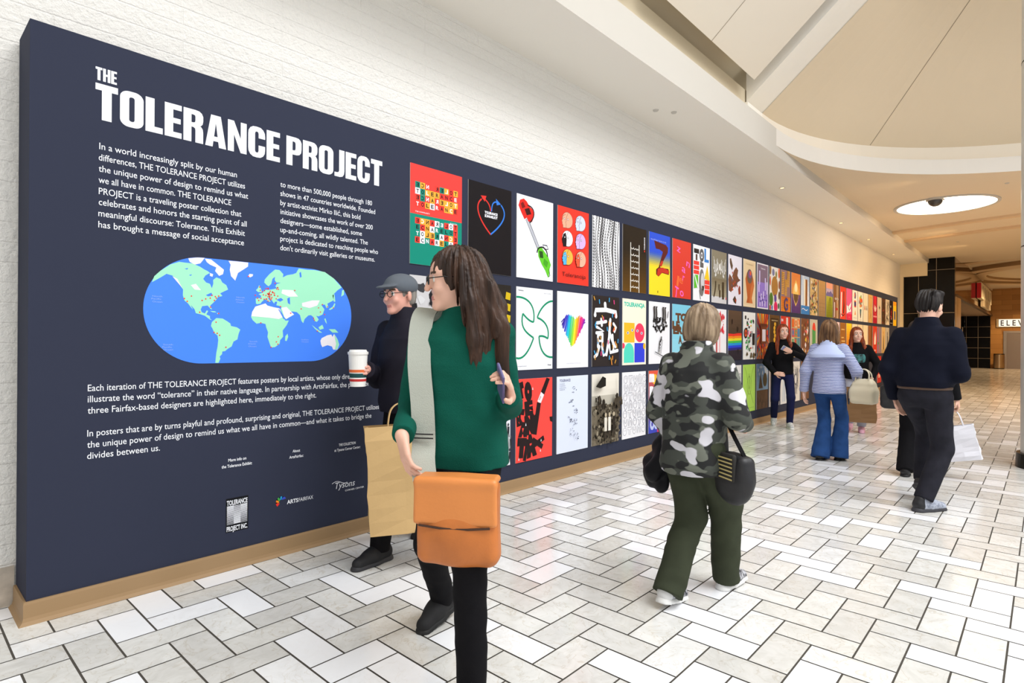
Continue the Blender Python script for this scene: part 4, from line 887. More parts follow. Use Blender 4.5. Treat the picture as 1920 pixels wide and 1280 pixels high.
def art_curves(a, r):
    k = (60, 96, 40)
    for s_ in (-1, 1):
        a.S(bez((25+s_*18, 68), (25+s_*4, 54), (25+s_*8, 40), (25+s_*2, 34), 10), .6, k); a.S(bez((25+s_*3, 58), (25-s_*8, 40), (25+s_*9, 24), (25+s_*17, 12), 12), .6, k)
    a.S([(20+9*math.cos(t*.63)+5, 40+14*math.sin(t*.63)) for t in range(10)], .5, k, True); a.T('t o l e r a n c e', 12, 44, 5, 2, (90, 130, 60), 0)
def art_shapes(a, r):
    a.R(0, 0, 50, 30, (84, 58, 40)); blobs(a, r, 10, ((70, 48, 34), (96, 68, 48)), 4, 2, 46, 24, 4, 8)
    a.grad(0, 30, 50, 72, (120, 156, 190), (90, 130, 180), 6); blobs(a, r, 10, ((190, 200, 212), (160, 180, 204)), 6, 46, 46, 70, 3, 7); a.P([(8, 33), (26, 33), (16, 56)], (54, 40, 24)); a.E(36, 46, 9, 11, (66, 56, 30)); a.T('tolerance', 10, 42, 66, 2.4, (200, 214, 230))
def art_darkdoor(a, r): a.R(6, 8, 44, 60, (70, 60, 60)); a.R(12, 14, 38, 56, (96, 84, 80)); a.E(25, 40, 7, 10, (150, 130, 116)); a.R(14, 64, 24, 72, (40, 40, 44))
def art_bluelines(a, r):
    for x, c in ((12, (150, 180, 206)), (20, (110, 150, 190)), (28, (190, 206, 220)), (36, (140, 120, 100))): a.S([(x, 4), (x+3, 66)], 2.6, c)
def art_pencil(a, r):
    for _ in range(26): a.S([(r.uniform(6, 44), r.uniform(10, 66)), (r.uniform(6, 44), r.uniform(10, 66)), (r.uniform(6, 44), r.uniform(10, 66))], .6, (120, 120, 126))
    a.E(24, 40, 8, 10, (90, 90, 96)); a.E(24, 40, 6, 8, (220, 218, 216))
def art_wooden(a, r): a.R(8, 10, 42, 62, (130, 84, 50)); a.R(14, 16, 36, 56, (166, 112, 66))
def art_redcard(a, r): a.R(8, 40, 42, 64, (236, 90, 70)); a.T('to', 12, 38, 14, 12, (240, 200, 190), .05)

POSTERS = [   # row, column, board colour, artwork, label
 (0, 0, (250, 66, 60), art_tiles, 'red and green poster of scattered letter tiles, top row beside the heading'),
 (0, 1, (20, 16, 20), art_heartarrows, 'black poster with a heart drawn from a red and a blue arrow'),
 (0, 2, (238, 239, 248), art_saws, 'white poster of a red chainsaw and a green chainsaw sharing one bar'),
 (0, 3, (238, 58, 44), art_heads, 'red poster with six round coloured heads in pairs'),
 (0, 4, (240, 240, 244), art_wavetext, 'white poster filled with wavy columns of black letters'),
 (0, 5, (34, 26, 18), art_ladder, 'dark brown poster of a white ladder with barbed wire rungs'),
 (0, 6, (246, 216, 44), art_leg, 'blue and yellow poster with a bent dark red leg'),
 (0, 7, (216, 60, 46), art_toleranz, 'red poster with slanted pink lowercase letters'),
 (0, 8, (240, 240, 244), art_blocks, 'white poster of letters made from coloured blocks and a saw blade'),
 (0, 9, (132, 124, 104), art_ornament, 'grey brown poster with white scroll ornament and dark streaks'),
 (0, 10, (232, 228, 240), art_mapblobs, 'pale poster of brown and red map shapes'),
 (0, 11, (232, 206, 164), art_vase, 'beige poster of an orange brown vase shaped head'),
 (0, 12, (236, 232, 240), art_fingers, 'white bordered purple poster of raised pale fingers'),
 (0, 13, (236, 230, 222), art_circles, 'white poster of coloured discs round a big brown disc'),
 (0, 14, (240, 176, 50), art_stripeletter, 'orange and mauve striped poster with a blue G'),
 (0, 15, (232, 140, 60), art_drop, 'orange and purple poster with a glowing drop shape'),
 (0, 16, (226, 230, 238), art_bars, 'pale blue poster with one brown upright bar above a blue band'),
 (0, 17, (214, 180, 120), art_confetti, 'busy poster of brown, cream and red flecks'),
 (0, 18, (180, 140, 90), art_plain, 'plain tan poster with faint lines low down'),
 (0, 19, (150, 150, 60), art_field, 'landscape poster of a green field under a mauve sky'),
 (0, 20, (170, 120, 76), art_face, 'poster of a face cut into brown vertical stripes'),
 (0, 21, (226, 66, 44), art_glass, 'red poster with a white bottle and a dark bottle'),
 (0, 22, (230, 90, 140), art_bird, 'pink poster with a white bird in flight'),
 (0, 23, (236, 228, 216), art_three, 'cream poster with three small coloured emblems in a column'),
 (0, 24, (236, 230, 218), art_bulb, 'cream poster of a colourful patchwork bulb'),
 (0, 25, (230, 218, 198), art_marks, 'pale cream poster with three tiny marks in a line'),
 (0, 26, (200, 160, 100), art_scratch, 'tan poster with scratchy golden lines in the top row'),
 (0, 27, (170, 20, 50), art_redhand, 'crimson poster with a pale hand in the top row'),
 (0, 28, (206, 192, 172), art_smalltree, 'pale grey poster with one small black tree'),
 (0, 29, (70, 50, 34), art_darkpattern, 'dark brown mottled poster near the far end of the top row'),
 (0, 30, (220, 208, 190), art_crowd, 'pale poster covered with black standing figures'),
 (0, 31, (30, 20, 20), art_dancer, 'black poster with red and white dancer shapes'),
 (0, 32, (236, 190, 30), art_yellowcard, 'yellow poster with a small blue card, last of the top row'),
 (1, 0, (200, 198, 200), art_sketchflag, 'grey sketch poster with blue and red cloth behind the cap wearer'),
 (1, 1, (38, 34, 30), art_goldmarks, 'dark poster edged with gold marks behind the long haired woman'),
 (1, 2, (236, 238, 244), art_greencurve, 'white poster with thick green curved lines'),
 (1, 3, (238, 238, 246), art_rainbowheart, 'white poster of a heart scribbled in rainbow strokes'),
 (1, 4, (44, 38, 38), art_brush, 'dark poster of a fat white brushed character among confetti'),
 (1, 5, (244, 236, 214), art_eyes, 'cream poster of four bright shapes with eyes'),
 (1, 6, (238, 238, 242), art_animal, 'white poster of a four legged animal drawn upside down'),
 (1, 7, (130, 206, 226), art_wood, 'light blue poster with brown wooden letters'),
 (1, 8, (214, 224, 214), art_hiddengreen, 'pale poster with a green corner behind the short haired woman'),
 (1, 9, (238, 236, 240), art_redtree, 'white poster of a splashed red tree'),
 (1, 10, (84, 66, 52), art_rainbowdark, 'dark brown poster crossed by a rainbow band'),
 (1, 11, (238, 236, 232), art_doodle, 'white poster of black and coloured doodled letters'),
 (1, 12, (206, 70, 44), art_burst, 'fiery red and orange poster with a small white window'),
 (1, 13, (104, 70, 36), art_goldletters, 'brown poster with a column of gold shapes'),
 (1, 14, (214, 58, 40), art_redstripe, 'red poster with a white stripe behind the phone holder'),
 (1, 15, (200, 170, 130), art_letterblocks, 'poster of big orange and blue letter blocks'),
 (1, 16, (120, 76, 52), art_shards, 'brown poster of scattered coloured shards'),
 (1, 17, (196, 188, 168), art_capsule, 'grey beige poster with a red and green capsule'),
 (1, 20, (236, 196, 196), art_pinkplain, 'pale pink poster beside the bobbed brown hair'),
 (1, 21, (150, 96, 40), art_brownlines, 'brown poster with short cream lines of text'),
 (1, 22, (236, 170, 40), art_sunset, 'yellow to orange sunset poster'),
 (1, 23, (232, 214, 184), art_softfigure, 'cream poster with a soft brown figure behind the red hair'),
 (1, 24, (228, 208, 174), art_soft, 'beige poster with a thin wavy line'),
 (1, 25, (234, 216, 184), art_soft, 'pale cream poster with a wavy line beside the brown bark poster'),
 (1, 26, (146, 92, 52), art_trunk, 'brown poster like tree bark'),
 (1, 27, (206, 60, 40), art_whitehand, 'orange red poster with a white raised hand'),
 (1, 28, (150, 120, 130), art_verticals, 'mauve and green poster of upright bands'),
 (1, 29, (214, 184, 130), art_candle, 'beige poster with a dark candle shape'),
 (1, 30, (190, 184, 172), art_greyfig, 'grey poster with a dark standing figure, last seen in the middle row'),
 (2, 1, (228, 232, 238), art_people, 'pale poster of a crowd forming a peak behind the phone hand'),
 (2, 2, (246, 74, 66), art_brokenletters, 'red poster of broken black letters'),
 (2, 3, (218, 226, 244), art_dots, 'pale blue poster with a trail of tiny grey marks'),
 (2, 4, (120, 110, 92), art_photo, 'sepia photograph poster of three people on a hillside'),
 (2, 5, (238, 238, 242), art_linefaces, 'white poster covered with thin outlined letter shapes'),
 (2, 6, (206, 60, 90), art_colourletters, 'pink and blue poster with big white letters behind the camouflage jacket'),
 (2, 10, (236, 234, 232), art_crane, 'white poster with a black crane sketch and yellow blocks'),
 (2, 11, (176, 220, 92), art_curves, 'lime green poster with thin dark curves'),
 (2, 12, (100, 140, 180), art_shapes, 'poster of dark shapes under a blue sky above brown ground'),
 (2, 13, (206, 198, 196), art_darkdoor, 'poster of a dark framed portrait behind the navy leggings'),
 (2, 14, (226, 226, 226), art_bluelines, 'white poster with blue grey upright strokes'),
 (2, 15, (226, 222, 216), art_pencil, 'white poster of grey pencil scribbles beside the striped jacket'),
 (2, 16, (110, 70, 42), art_wooden, 'brown wood coloured poster partly behind the striped jacket'),
 (2, 28, (196, 40, 34), art_redcard, 'red poster in the bottom row close to the navy sweater'),
]
POSTER_Z = (1.863, 1.049, 0.2364)
for k, (row, col, bgc, fn, lab) in enumerate(POSTERS):
    a = Art(bgc); fn(a, random.Random(k*7+1))
    o = a.b.build('poster', loc=(2.617+.579*col-.00035*col*col, PD-.0003, POSTER_Z[row]))
    tag(o, lab, 'poster', 'posters in the %s row of the exhibition panel' % ('top', 'middle', 'bottom')[row])
# ---------------------------------------------------------------- figures: smooth distance fields turned into one continuous surface per piece
V3 = lambda *a: np.array(a, dtype=float)
def nrm(v): v = np.asarray(v, float); return v/(np.linalg.norm(v)+1e-9)
class Field:
    def __init__(s, h): s.h = h; s.ops = []
    def add(s, prim, k=0.02, op='u'): s.ops.append((prim, k, op)); return s
    def solve(s):
        h = s.h; U_ = [p for p, k, o in s.ops if o == 'u']
        lo = np.min([p[1] for p in U_], axis=0)-4*h-.012; hi = np.max([p[2] for p in U_], axis=0)+4*h+.012
        n = np.ceil((hi-lo)/h).astype(int)+1
        ax = [(lo[i]+h*np.arange(n[i])).astype(np.float32) for i in range(3)]
        f = np.full(n, 0.3, np.float32)
        for (fn, a, b_, *_), k, op in s.ops:
            m = k+3*h+.012
            if op in ('u', 's'):
                i0 = np.maximum(0, np.floor((a-m-lo)/h).astype(int)); i1 = np.minimum(n, np.ceil((b_+m-lo)/h).astype(int)+1)
                if np.any(i1 <= i0): continue
            else: i0 = np.zeros(3, int); i1 = n
            w = (slice(i0[0], i1[0]), slice(i0[1], i1[1]), slice(i0[2], i1[2]))
            X = ax[0][w[0]][:, None, None]; Y = ax[1][w[1]][None, :, None]; Z = ax[2][w[2]][None, None, :]
            d = fn(X, Y, Z).astype(np.float32); g = f[w]
            if op == 'u':
                q = np.maximum(k-np.abs(g-d), 0)/max(k, 1e-6); f[w] = np.minimum(g, d)-q*q*k*.25
            elif op == 's':
                d = -d; q = np.maximum(k-np.abs(g-d), 0)/max(k, 1e-6); f[w] = np.maximum(g, d)+q*q*k*.25
            elif op == 'i': f[w] = np.maximum(g, d)
            elif op == 'd': f[w] = np.where(np.abs(g) < .08, g+d, g)
        return f, lo, h
def surface(f, lo, h, smooth=1):
    s = f < 0; nx, ny, nz = f.shape
    c = np.zeros((nx-1, ny-1, nz-1), np.int8)
    for i in (0, 1):
        for j in (0, 1):
            for k in (0, 1): c += s[i:nx-1+i, j:ny-1+j, k:nz-1+k]
    act = np.argwhere((c > 0) & (c < 8)); idx = np.full(c.shape, -1, np.int32); idx[tuple(act.T)] = np.arange(len(act))
    cor = [(i, j, k) for i in (0, 1) for j in (0, 1) for k in (0, 1)]
    val = np.stack([f[act[:, 0]+i, act[:, 1]+j, act[:, 2]+k] for i, j, k in cor], 1)
    acc = np.zeros((len(act), 3)); cnt = np.zeros(len(act))
    for a in range(8):
        for b_ in range(a+1, 8):
            if sum(abs(p-q) for p, q in zip(cor[a], cor[b_])) != 1: continue
            va, vb = val[:, a], val[:, b_]; m = (va < 0) != (vb < 0)
            t = np.where(m, va/np.where(m, va-vb, 1), 0)
            A_, B_ = np.array(cor[a], float), np.array(cor[b_], float)
            acc[m] += A_+(B_-A_)*t[m][:, None]; cnt[m] += 1
    V = (act+acc/np.maximum(cnt, 1)[:, None])*h+lo
    Q = []
    for ax_ in range(3):
        o1, o2 = [(1, 2), (2, 0), (0, 1)][ax_]
        sl0 = [slice(None)]*3; sl1 = [slice(None)]*3; sl0[ax_] = slice(0, -1); sl1[ax_] = slice(1, None)
        e = np.argwhere(s[tuple(sl0)] != s[tuple(sl1)])
        ok = (e[:, o1] > 0) & (e[:, o2] > 0) & (e[:, o1] < f.shape[o1]-1) & (e[:, o2] < f.shape[o2]-1); e = e[ok]
        d1 = np.zeros(3, int); d1[o1] = 1; d2 = np.zeros(3, int); d2[o2] = 1
        q = np.stack([idx[tuple((e-d1-d2).T)], idx[tuple((e-d2).T)], idx[tuple(e.T)], idx[tuple((e-d1).T)]], 1)
        inside = s[tuple(e.T)]; q[~inside] = q[~inside][:, ::-1]; Q.append(q)
    Q = np.concatenate(Q); Q = Q[(Q >= 0).all(1)]
    for _ in range(smooth):
        sm = np.zeros_like(V); ct = np.zeros(len(V))
        for a in range(4):
            for b_ in ((a+1) % 4, (a+3) % 4):
                np.add.at(sm, Q[:, a], V[Q[:, b_]]); np.add.at(ct, Q[:, a], 1)
        V = V*.5+.5*sm/np.maximum(ct, 1)[:, None]
    return V, Q
def make(name, field, mats, parent=None, smooth=1, assign=None, loc=None):
    V, Q = surface(*field.solve(), smooth=smooth)
    me = bpy.data.meshes.new(name); me.vertices.add(len(V)); me.loops.add(len(Q)*4); me.polygons.add(len(Q))
    me.vertices.foreach_set('co', V.ravel()); me.loops.foreach_set('vertex_index', Q.ravel())
    me.polygons.foreach_set('loop_start', np.arange(len(Q))*4); me.polygons.foreach_set('use_smooth', np.ones(len(Q), bool))
    mats = mats if isinstance(mats, (list, tuple)) else [mats]
    for m in mats: me.materials.append(m)
    if assign is not None: me.polygons.foreach_set('material_index', assign(V[Q].mean(1)).astype(np.int32))
    me.update(calc_edges=True); me.validate()
    o = bpy.data.objects.new(name, me); C.objects.link(o)
    if parent is not None: o.parent = parent
    if loc is not None: o.location = loc
    return o
# primitives: (function, low corner, high corner)
def rc(a, b_, r1, r2, flat=None, ends=False):
    a = np.asarray(a, float); b_ = np.asarray(b_, float); R = max(r1, r2)
    def tr(v):
        if flat is None: return v
        n_, s_ = flat; return v+n_*np.dot(v, n_)*(1/s_-1)
    ba = tr(b_-a); L2 = float(ba @ ba)+1e-9; L = math.sqrt(L2)
    def fn(X, Y, Z):
        px, py, pz = X-a[0], Y-a[1], Z-a[2]
        if flat is not None:
            n_, s_ = flat; k = (px*n_[0]+py*n_[1]+pz*n_[2])*(1/s_-1); px, py, pz = px+n_[0]*k, py+n_[1]*k, pz+n_[2]*k
        t0 = (px*ba[0]+py*ba[1]+pz*ba[2])/L2; t = t0 if ends else np.clip(t0, 0, 1)
        d = np.sqrt((px-t*ba[0])**2+(py-t*ba[1])**2+(pz-t*ba[2])**2)-(r1+(r2-r1)*np.clip(t, 0, 1))
        return np.maximum(d, np.maximum(-t0*L, (t0-1)*L)) if ends else d
    return fn, np.minimum(a, b_)-R, np.maximum(a, b_)+R
def ell(c, r, R=None):
    c = np.asarray(c, float); r = np.asarray(r, float); m = float(max(r))
    def fn(X, Y, Z):
        x, y, z = X-c[0], Y-c[1], Z-c[2]
        if R is not None: x, y, z = (x*R[0, 0]+y*R[1, 0]+z*R[2, 0], x*R[0, 1]+y*R[1, 1]+z*R[2, 1], x*R[0, 2]+y*R[1, 2]+z*R[2, 2])
        k0 = np.sqrt((x/r[0])**2+(y/r[1])**2+(z/r[2])**2); k1 = np.sqrt((x/r[0]**2)**2+(y/r[1]**2)**2+(z/r[2]**2)**2)
        return k0*(k0-1)/np.maximum(k1, 1e-5)
    return fn, c-m, c+m
def loft(sec, tw=0.0, p=2.3, c0=(0, 0)):
    """stack of ovals: (z, cx, cy, rx, ry), turned by tw about the vertical through c0"""
    z_, cx_, cy_, rx_, ry_ = [np.array(q, float) for q in zip(*sec)]
    co, si = math.cos(tw), math.sin(tw); M_ = max(rx_.max(), ry_.max())
    def fn(X, Y, Z):
        z = Z.ravel(); sh = (1, 1, -1)
        cx, cy, rx, ry = [np.interp(z, z_, q).reshape(sh) for q in (cx_, cy_, rx_, ry_)]
        dx, dy = X-cx, Y-cy; x = dx*co+dy*si; y = -dx*si+dy*co
        d = ((np.abs(x/rx)**p+np.abs(y/ry)**p)**(1/p)-1)*np.minimum(rx, ry)
        return np.maximum(d, np.maximum(Z-z_[-1], z_[0]-Z))
    return fn, V3(cx_.min()-M_, cy_.min()-M_, z_[0]), V3(cx_.max()+M_, cy_.max()+M_, z_[-1])
def cutbelow(z): return (lambda X, Y, Z: z-Z+0*X+0*Y, V3(0, 0, 0), V3(0, 0, 0))
def folds(amp, fr, seed=0, st=(1, 1, 1)):
    r = random.Random(seed); W_ = [(r.uniform(-1, 1)*fr*st[0], r.uniform(-1, 1)*fr*st[1], r.uniform(-1, 1)*fr*st[2], r.uniform(0, 6)) for _ in range(5)]
    def fn(X, Y, Z):
        d = 0
        for i, (a, b_, c, p) in enumerate(W_): d = d+np.sin(a*X+b_*Y+c*Z+p+1.3*np.sin(.5*(b_*X-c*Y+a*Z)))
        return d*amp/5
    return fn, V3(0, 0, 0), V3(0, 0, 0)
def boxp(c, hx, hy, hz, r=.01, R=None):
    c = np.asarray(c, float); m = math.sqrt(hx*hx+hy*hy+hz*hz)
    def fn(X, Y, Z):
        x, y, z = X-c[0], Y-c[1], Z-c[2]
        if R is not None: x, y, z = (x*R[0, 0]+y*R[1, 0]+z*R[2, 0], x*R[0, 1]+y*R[1, 1]+z*R[2, 1], x*R[0, 2]+y*R[1, 2]+z*R[2, 2])
        qx, qy, qz = np.abs(x)-hx+r, np.abs(y)-hy+r, np.abs(z)-hz+r
        return np.sqrt(np.maximum(qx, 0)**2+np.maximum(qy, 0)**2+np.maximum(qz, 0)**2)+np.minimum(np.maximum(qx, np.maximum(qy, qz)), 0)-r
    return fn, c-m, c+m
def rotm(yaw=0, pitch=0, roll=0):
    y, p, r = [math.radians(a) for a in (yaw, pitch, roll)]
    Rz = np.array([[math.cos(y), -math.sin(y), 0], [math.sin(y), math.cos(y), 0], [0, 0, 1]])
    Rx = np.array([[1, 0, 0], [0, math.cos(p), -math.sin(p)], [0, math.sin(p), math.cos(p)]])
    Ry = np.array([[math.cos(r), 0, math.sin(r)], [0, 1, 0], [-math.sin(r), 0, math.cos(r)]])
    return Rz @ Rx @ Ry
def ik(a, t, l1, l2, hint):
    v = t-a; d = np.linalg.norm(v); u = v/(d+1e-9); d = min(d, (l1+l2)*.999); t = a+u*d
    x = (l1*l1-l2*l2+d*d)/(2*d); hgt = math.sqrt(max(0, l1*l1-x*x)); hp = np.asarray(hint, float)-u*np.dot(hint, u)
    return a+u*x+nrm(hp)*hgt, t

SKIN = {k: mat('skin_'+k, c, 0.5) for k, c in dict(light=(226, 178, 156), rosy=(226, 166, 148), tan=(206, 150, 122)).items()}
EYEW, IRIS, BROW = mat('eye_white', (226, 222, 216), .3), mat('iris_dark', (52, 38, 30), .3), mat('brow_hair', (86, 64, 48), .8)
LIPS = mat('lips', (194, 122, 112), .45)
def cloth(name, rgb, rough=.85, bump=.25, bscale=420, **k): return mat(name, rgb, rough, bump=bump, bscale=bscale, **{'spec': .12, **k})
def hair_mat(name, a, b_): return mat(name, a, .5, rgb2=b_, vscale=26, stretch=(1, 1, .12), bump=.35, bscale=110, spec=.3)

class Person:
    def __init__(s, label, loc, heading, H, lean=(0, 0), twist=0, drop=.012, feet=None, hands=None, head=(0, 0, 0), skin='light', fem=True, h=.006, headpos=(0, 0)):
        s.H = H; s.s = H/1.7; s.h = h; s.fem = fem; q = s.s
        s.root = empty('person', (loc[0], loc[1], 0), label, 'person', None, math.radians(heading-90))
        s.loc = np.array([loc[0], loc[1], 0.]); s.yaw = math.radians(heading-90)
        s.skin = SKIN[skin]
        ph = .527*H-drop; s.ph = ph; s.lean = np.array([lean[0], lean[1]]); s.tw = math.radians(twist)
        s.pel = V3(0, 0, ph); tx = V3(math.cos(s.tw), math.sin(s.tw), 0)
        s.neck = V3(lean[0]*1.08, lean[1]*1.08, ph+.303*H)
        s.shc = V3(lean[0], lean[1], ph+.264*H); sw = (.092 if fem else .103)*H
        s.sh = {'L': s.shc-tx*sw, 'R': s.shc+tx*sw}
        hw = .052*H; s.hip = {'L': V3(-hw, 0, ph-.005*H), 'R': V3(hw, 0, ph-.005*H)}
        s.foot = {}; s.knee = {}; s.ank = {}
        for k, (x, y, yw, pit) in feet.items():
            R = rotm(yw, -pit, 0) if pit >= 0 else rotm(yw, -pit, 0)
            R0 = rotm(yw)
            piv = V3(x, y, 0)+R0 @ V3(0, .135*q if pit >= 0 else -.055*q, 0.0)
            off = V3(0, -.135*q if pit >= 0 else .055*q, 0)
            base = piv+R @ off                    # ground point under the ankle, in the tilted foot
            s.foot[k] = (base, R); a = base+R @ V3(0, 0, .085*q)
            s.knee[k], s.ank[k] = ik(s.hip[k], a, .247*H, .247*H, R0 @ V3(0, 1, 0)+V3(0, .6, 0))
        s.elb = {}; s.wri = {}; s.hand = {}
        for k, hd in hands.items():
            w, hint, f_, n_, curl = hd
            s.elb[k], s.wri[k] = ik(s.sh[k], V3(*w), .172*H, .150*H, V3(*hint)); s.hand[k] = (nrm(f_), nrm(n_), curl)
        s.hR = rotm(*head); s.hC = s.neck+V3(headpos[0], headpos[1]+.018*q, 0)+s.hR @ V3(0, .012*q, .150*q); s.hs = q*.97
    def W(s, p):
        c, n = math.cos(s.yaw), math.sin(s.yaw); p = np.asarray(p, float); return Vector((s.loc[0]+c*p[0]-n*p[1], s.loc[1]+n*p[0]+c*p[1], p[2]))
    def hp(s, *p): return s.hC+s.hR @ (V3(*p)*s.hs)
    def lz(s, z): return s.lean*(z-s.ph)/(.272*s.H)
    def sec(s, rows):
        """rows of (height as a share of H, half width, half depth[, forward shift]) leaning with the spine"""
        out = []
        for r in rows:
            z = r[0]*s.H; l_ = s.lz(z) if z > s.ph else (0, 0); out.append((z, l_[0], l_[1]+(r[3] if len(r) > 3 else 0), r[1]*s.s, r[2]*s.s))
        return out
    def body(s, arms=True):
        q, H = s.s, s.H; F = Field(s.h); g = 1 if s.fem else 1.1
        F.add(loft(s.sec([(.485, .06, .05), (.51, .10, .07), (.54, .12, .08), (.60, .115*g, .08), (.66, .11*g, .08), (.73, .12*g, .085), (.77, .11*g, .07), (.80, .07, .055), (.83, .045, .045)]), s.tw*.7), .03)
        for k in s.foot:
            F.add(rc(s.hip[k], s.knee[k], .060*q, .045*q), .02); cm = s.knee[k]*.65+s.ank[k]*.35
            F.add(rc(s.knee[k], cm, .045*q, .046*q), .02); F.add(rc(cm, s.ank[k], .045*q, .031*q), .02)
            b, R = s.foot[k]; F.add(rc(b+R @ V3(0, -.02*q, .04*q), b+R @ V3(0, .13*q, .028*q), .03*q, .024*q), .02)
        for k in s.elb:
            F.add(rc(s.sh[k], s.elb[k], .044*q*g, .034*q*g), .03); F.add(rc(s.elb[k], s.wri[k], .034*q*g, .023*q*g), .02); s.hand_ops(F, k)
        F.add(rc(s.neck-V3(0, 0, .04*q), s.hp(0, -.022, -.05), .05*q*g, .046*q*g), .03)
        for c, r in (((0, -.012, .03), (.074, .094, .088)), ((0, .028, -.042), (.058, .068, .072)), ((0, .078, -.098), (.026, .024, .02)), ((0, .07, .035), (.058, .03, .05))):
            F.add(ell(s.hp(*c), V3(*r)*s.hs, s.hR), .025)
        for sg in (-1, 1):
            F.add(ell(s.hp(sg*.033, .104, .008), V3(.018, .016, .013)*s.hs, s.hR), .012, 's')
            F.add(ell(s.hp(sg*.033, .083, .008), V3(.0135, .0135, .0125)*s.hs, s.hR), .003)
            F.add(ell(s.hp(sg*.036, .075, -.03), V3(.024, .022, .022)*s.hs, s.hR), .02)
            F.add(ell(s.hp(sg*.077, -.006, -.008), V3(.011, .020, .033)*s.hs, s.hR @ rotm(sg*-18)), .008)
        F.add(rc(s.hp(0, .096, .018), s.hp(0, .116, -.026), .009*s.hs, .013*s.hs), .012)
        F.add(ell(s.hp(0, .092, -.062), V3(.023, .011, .007)*s.hs, s.hR), .008); F.add(ell(s.hp(0, .09, -.074), V3(.02, .011, .007)*s.hs, s.hR), .008)
        F.add(rc(s.hp(-.017, .109, -.0675), s.hp(.017, .109, -.0675), .0025, .0025), .004, 's')
        def assign(P):
            L = (P-s.hC) @ s.hR/s.hs; m = np.zeros(len(P), int); x = np.abs(L[:, 0])
            e = np.stack([x-.033, L[:, 1]-.083, L[:, 2]-.008], 1); de = np.linalg.norm(e, axis=1)
            m[(de < .0155) & (L[:, 1] > .087)] = 1; m[(np.hypot(e[:, 0], e[:, 2]) < .0065) & (L[:, 1] > .086) & (de < .017)] = 2
            m[(x < .021) & (np.abs(L[:, 2]+.067) < .0085) & (L[:, 1] > .09)] = 3
            m[(x > .014) & (x < .052) & (np.abs(L[:, 2]-.034+.1*np.abs(x-.03)) < .0045) & (L[:, 1] > .07)] = 4
            return m
        return make('body', F, [s.skin, EYEW, IRIS, LIPS, BROW], s.root, 1, assign)
    def hand_ops(s, F, k):
        q = s.s*.98; w = s.wri[k]; f_, n_, curl = s.hand[k]; n_ = nrm(n_-f_*np.dot(n_, f_)); sd = np.cross(f_, n_)
        th = sd if k == 'L' else -sd             # thumb side of the palm
        P = lambda a, b_, c: w+(f_*a+th*b_+n_*c)*q
        F.add(rc(w, P(.03, 0, 0), .023*q, .021*q), .015)
        for b_ in (-.028, -.009, .010, .027): F.add(rc(P(.022, b_*.7, 0), P(.082, b_, 0), .0145*q, .0115*q), .012)
        for b_, ln, cc in ((.029, .92, .85), (.010, 1.05, 1.0), (-.009, 1.0, 1.06), (-.028, .78, 1.15)):
            p = P(.086, b_, 0); an = 0
            for i, sl_ in enumerate((.042, .026, .022)):
                an += curl*cc*(.55, 1.0, .7)[i]; dr = f_*math.cos(an)+n_*math.sin(an); e = p+dr*sl_*ln*q
                F.add(rc(p, e, (.0092, .0085, .0078)[i]*q, (.0085, .0078, .0068)[i]*q), .0035); p = e
        p = P(.026, .030, .004); d1 = nrm(f_*.62+th*.72+n_*.25); e = p+d1*.038*q; F.add(rc(p, e, .0125*q, .0105*q), .008)
        d2 = nrm(f_*.9+th*.25+n_*(.25+.4*curl)); F.add(rc(e, e+d2*.034*q, .0102*q, .008*q), .004)
    def top(s, name, m, rows, slv, hem_z=None, tw=1.0, wr=(.006, 26), k=.035, cuff=1.0, extra=(), seed=1, label=None, p=2.4, sub=()):
        F = Field(s.h); F.add(loft(s.sec(rows), s.tw*tw, p), k); q = s.s
        for a in s.elb:
            r0, r1, r2_ = slv; shp = s.sh[a]
            F.add(rc(shp-(shp-s.shc)*.02, s.elb[a], r0*q, r1*q), k)
            e = s.elb[a]+(s.wri[a]-s.elb[a])*cuff; F.add(rc(s.elb[a], e, r1*q, r2_*q, ends=False), .02)
            d = nrm(s.wri[a]-s.elb[a]); F.add(rc(e, e+d*.06*q, r2_*q+.02, r2_*q+.02, ends=True), .002, 's')
        for pr, kk in extra: F.add(pr, kk)
        for pr, kk in sub: F.add(pr, kk, 's')
        if wr[0]: F.add(folds(wr[0], wr[1], seed), 0, 'd'); F.add(folds(wr[0]*.5, wr[1]*2.2, seed+9), 0, 'd')
        if hem_z: F.add(cutbelow(hem_z*s.H), 0, 'i')
        o = make(name, F, m, s.root, 1)
        if label: o['label'] = label
        return o
    def pants(s, name, m, r, waist=.60, hips=(.165, .12), wr=(.007, 30), seed=3, over=.02, label=None, cut=True):
        F = Field(s.h); q = s.s; rt, rk, rh = r; g = 1
        F.add(loft(s.sec([(.455, hips[0]*.62, hips[1]*.66), (.475, hips[0]*.80, hips[1]*.88), (.50, hips[0]*.95, hips[1]), (.535, hips[0], hips[1]*1.03), (.57, hips[0]*.93, hips[1]*.96), (waist, hips[0]*.86, hips[1]*.9)])), .03)
        for a in s.foot:
            F.add(rc(s.hip[a]-V3(0, 0, .01), s.knee[a], rt*q, rk*q), .03)
            e = s.ank[a]+nrm(s.ank[a]-s.knee[a])*over*q; F.add(rc(s.knee[a], e, rk*q, rh*q), .02)
        F.add(folds(wr[0], wr[1], seed, (1, 1, .6)), 0, 'd'); F.add(folds(wr[0]*.5, wr[1]*2.3, seed+5), 0, 'd')
        for a in s.foot:
            d = nrm(s.ank[a]-s.knee[a]); e = s.ank[a]+d*over*q; F.add(rc(e, e+d*.12*q, rh*q+.03, rh*q+.03, ends=True), .002, 's')
        o = make(name, F, m, s.root, 1)
        if label: o['label'] = label
        return o
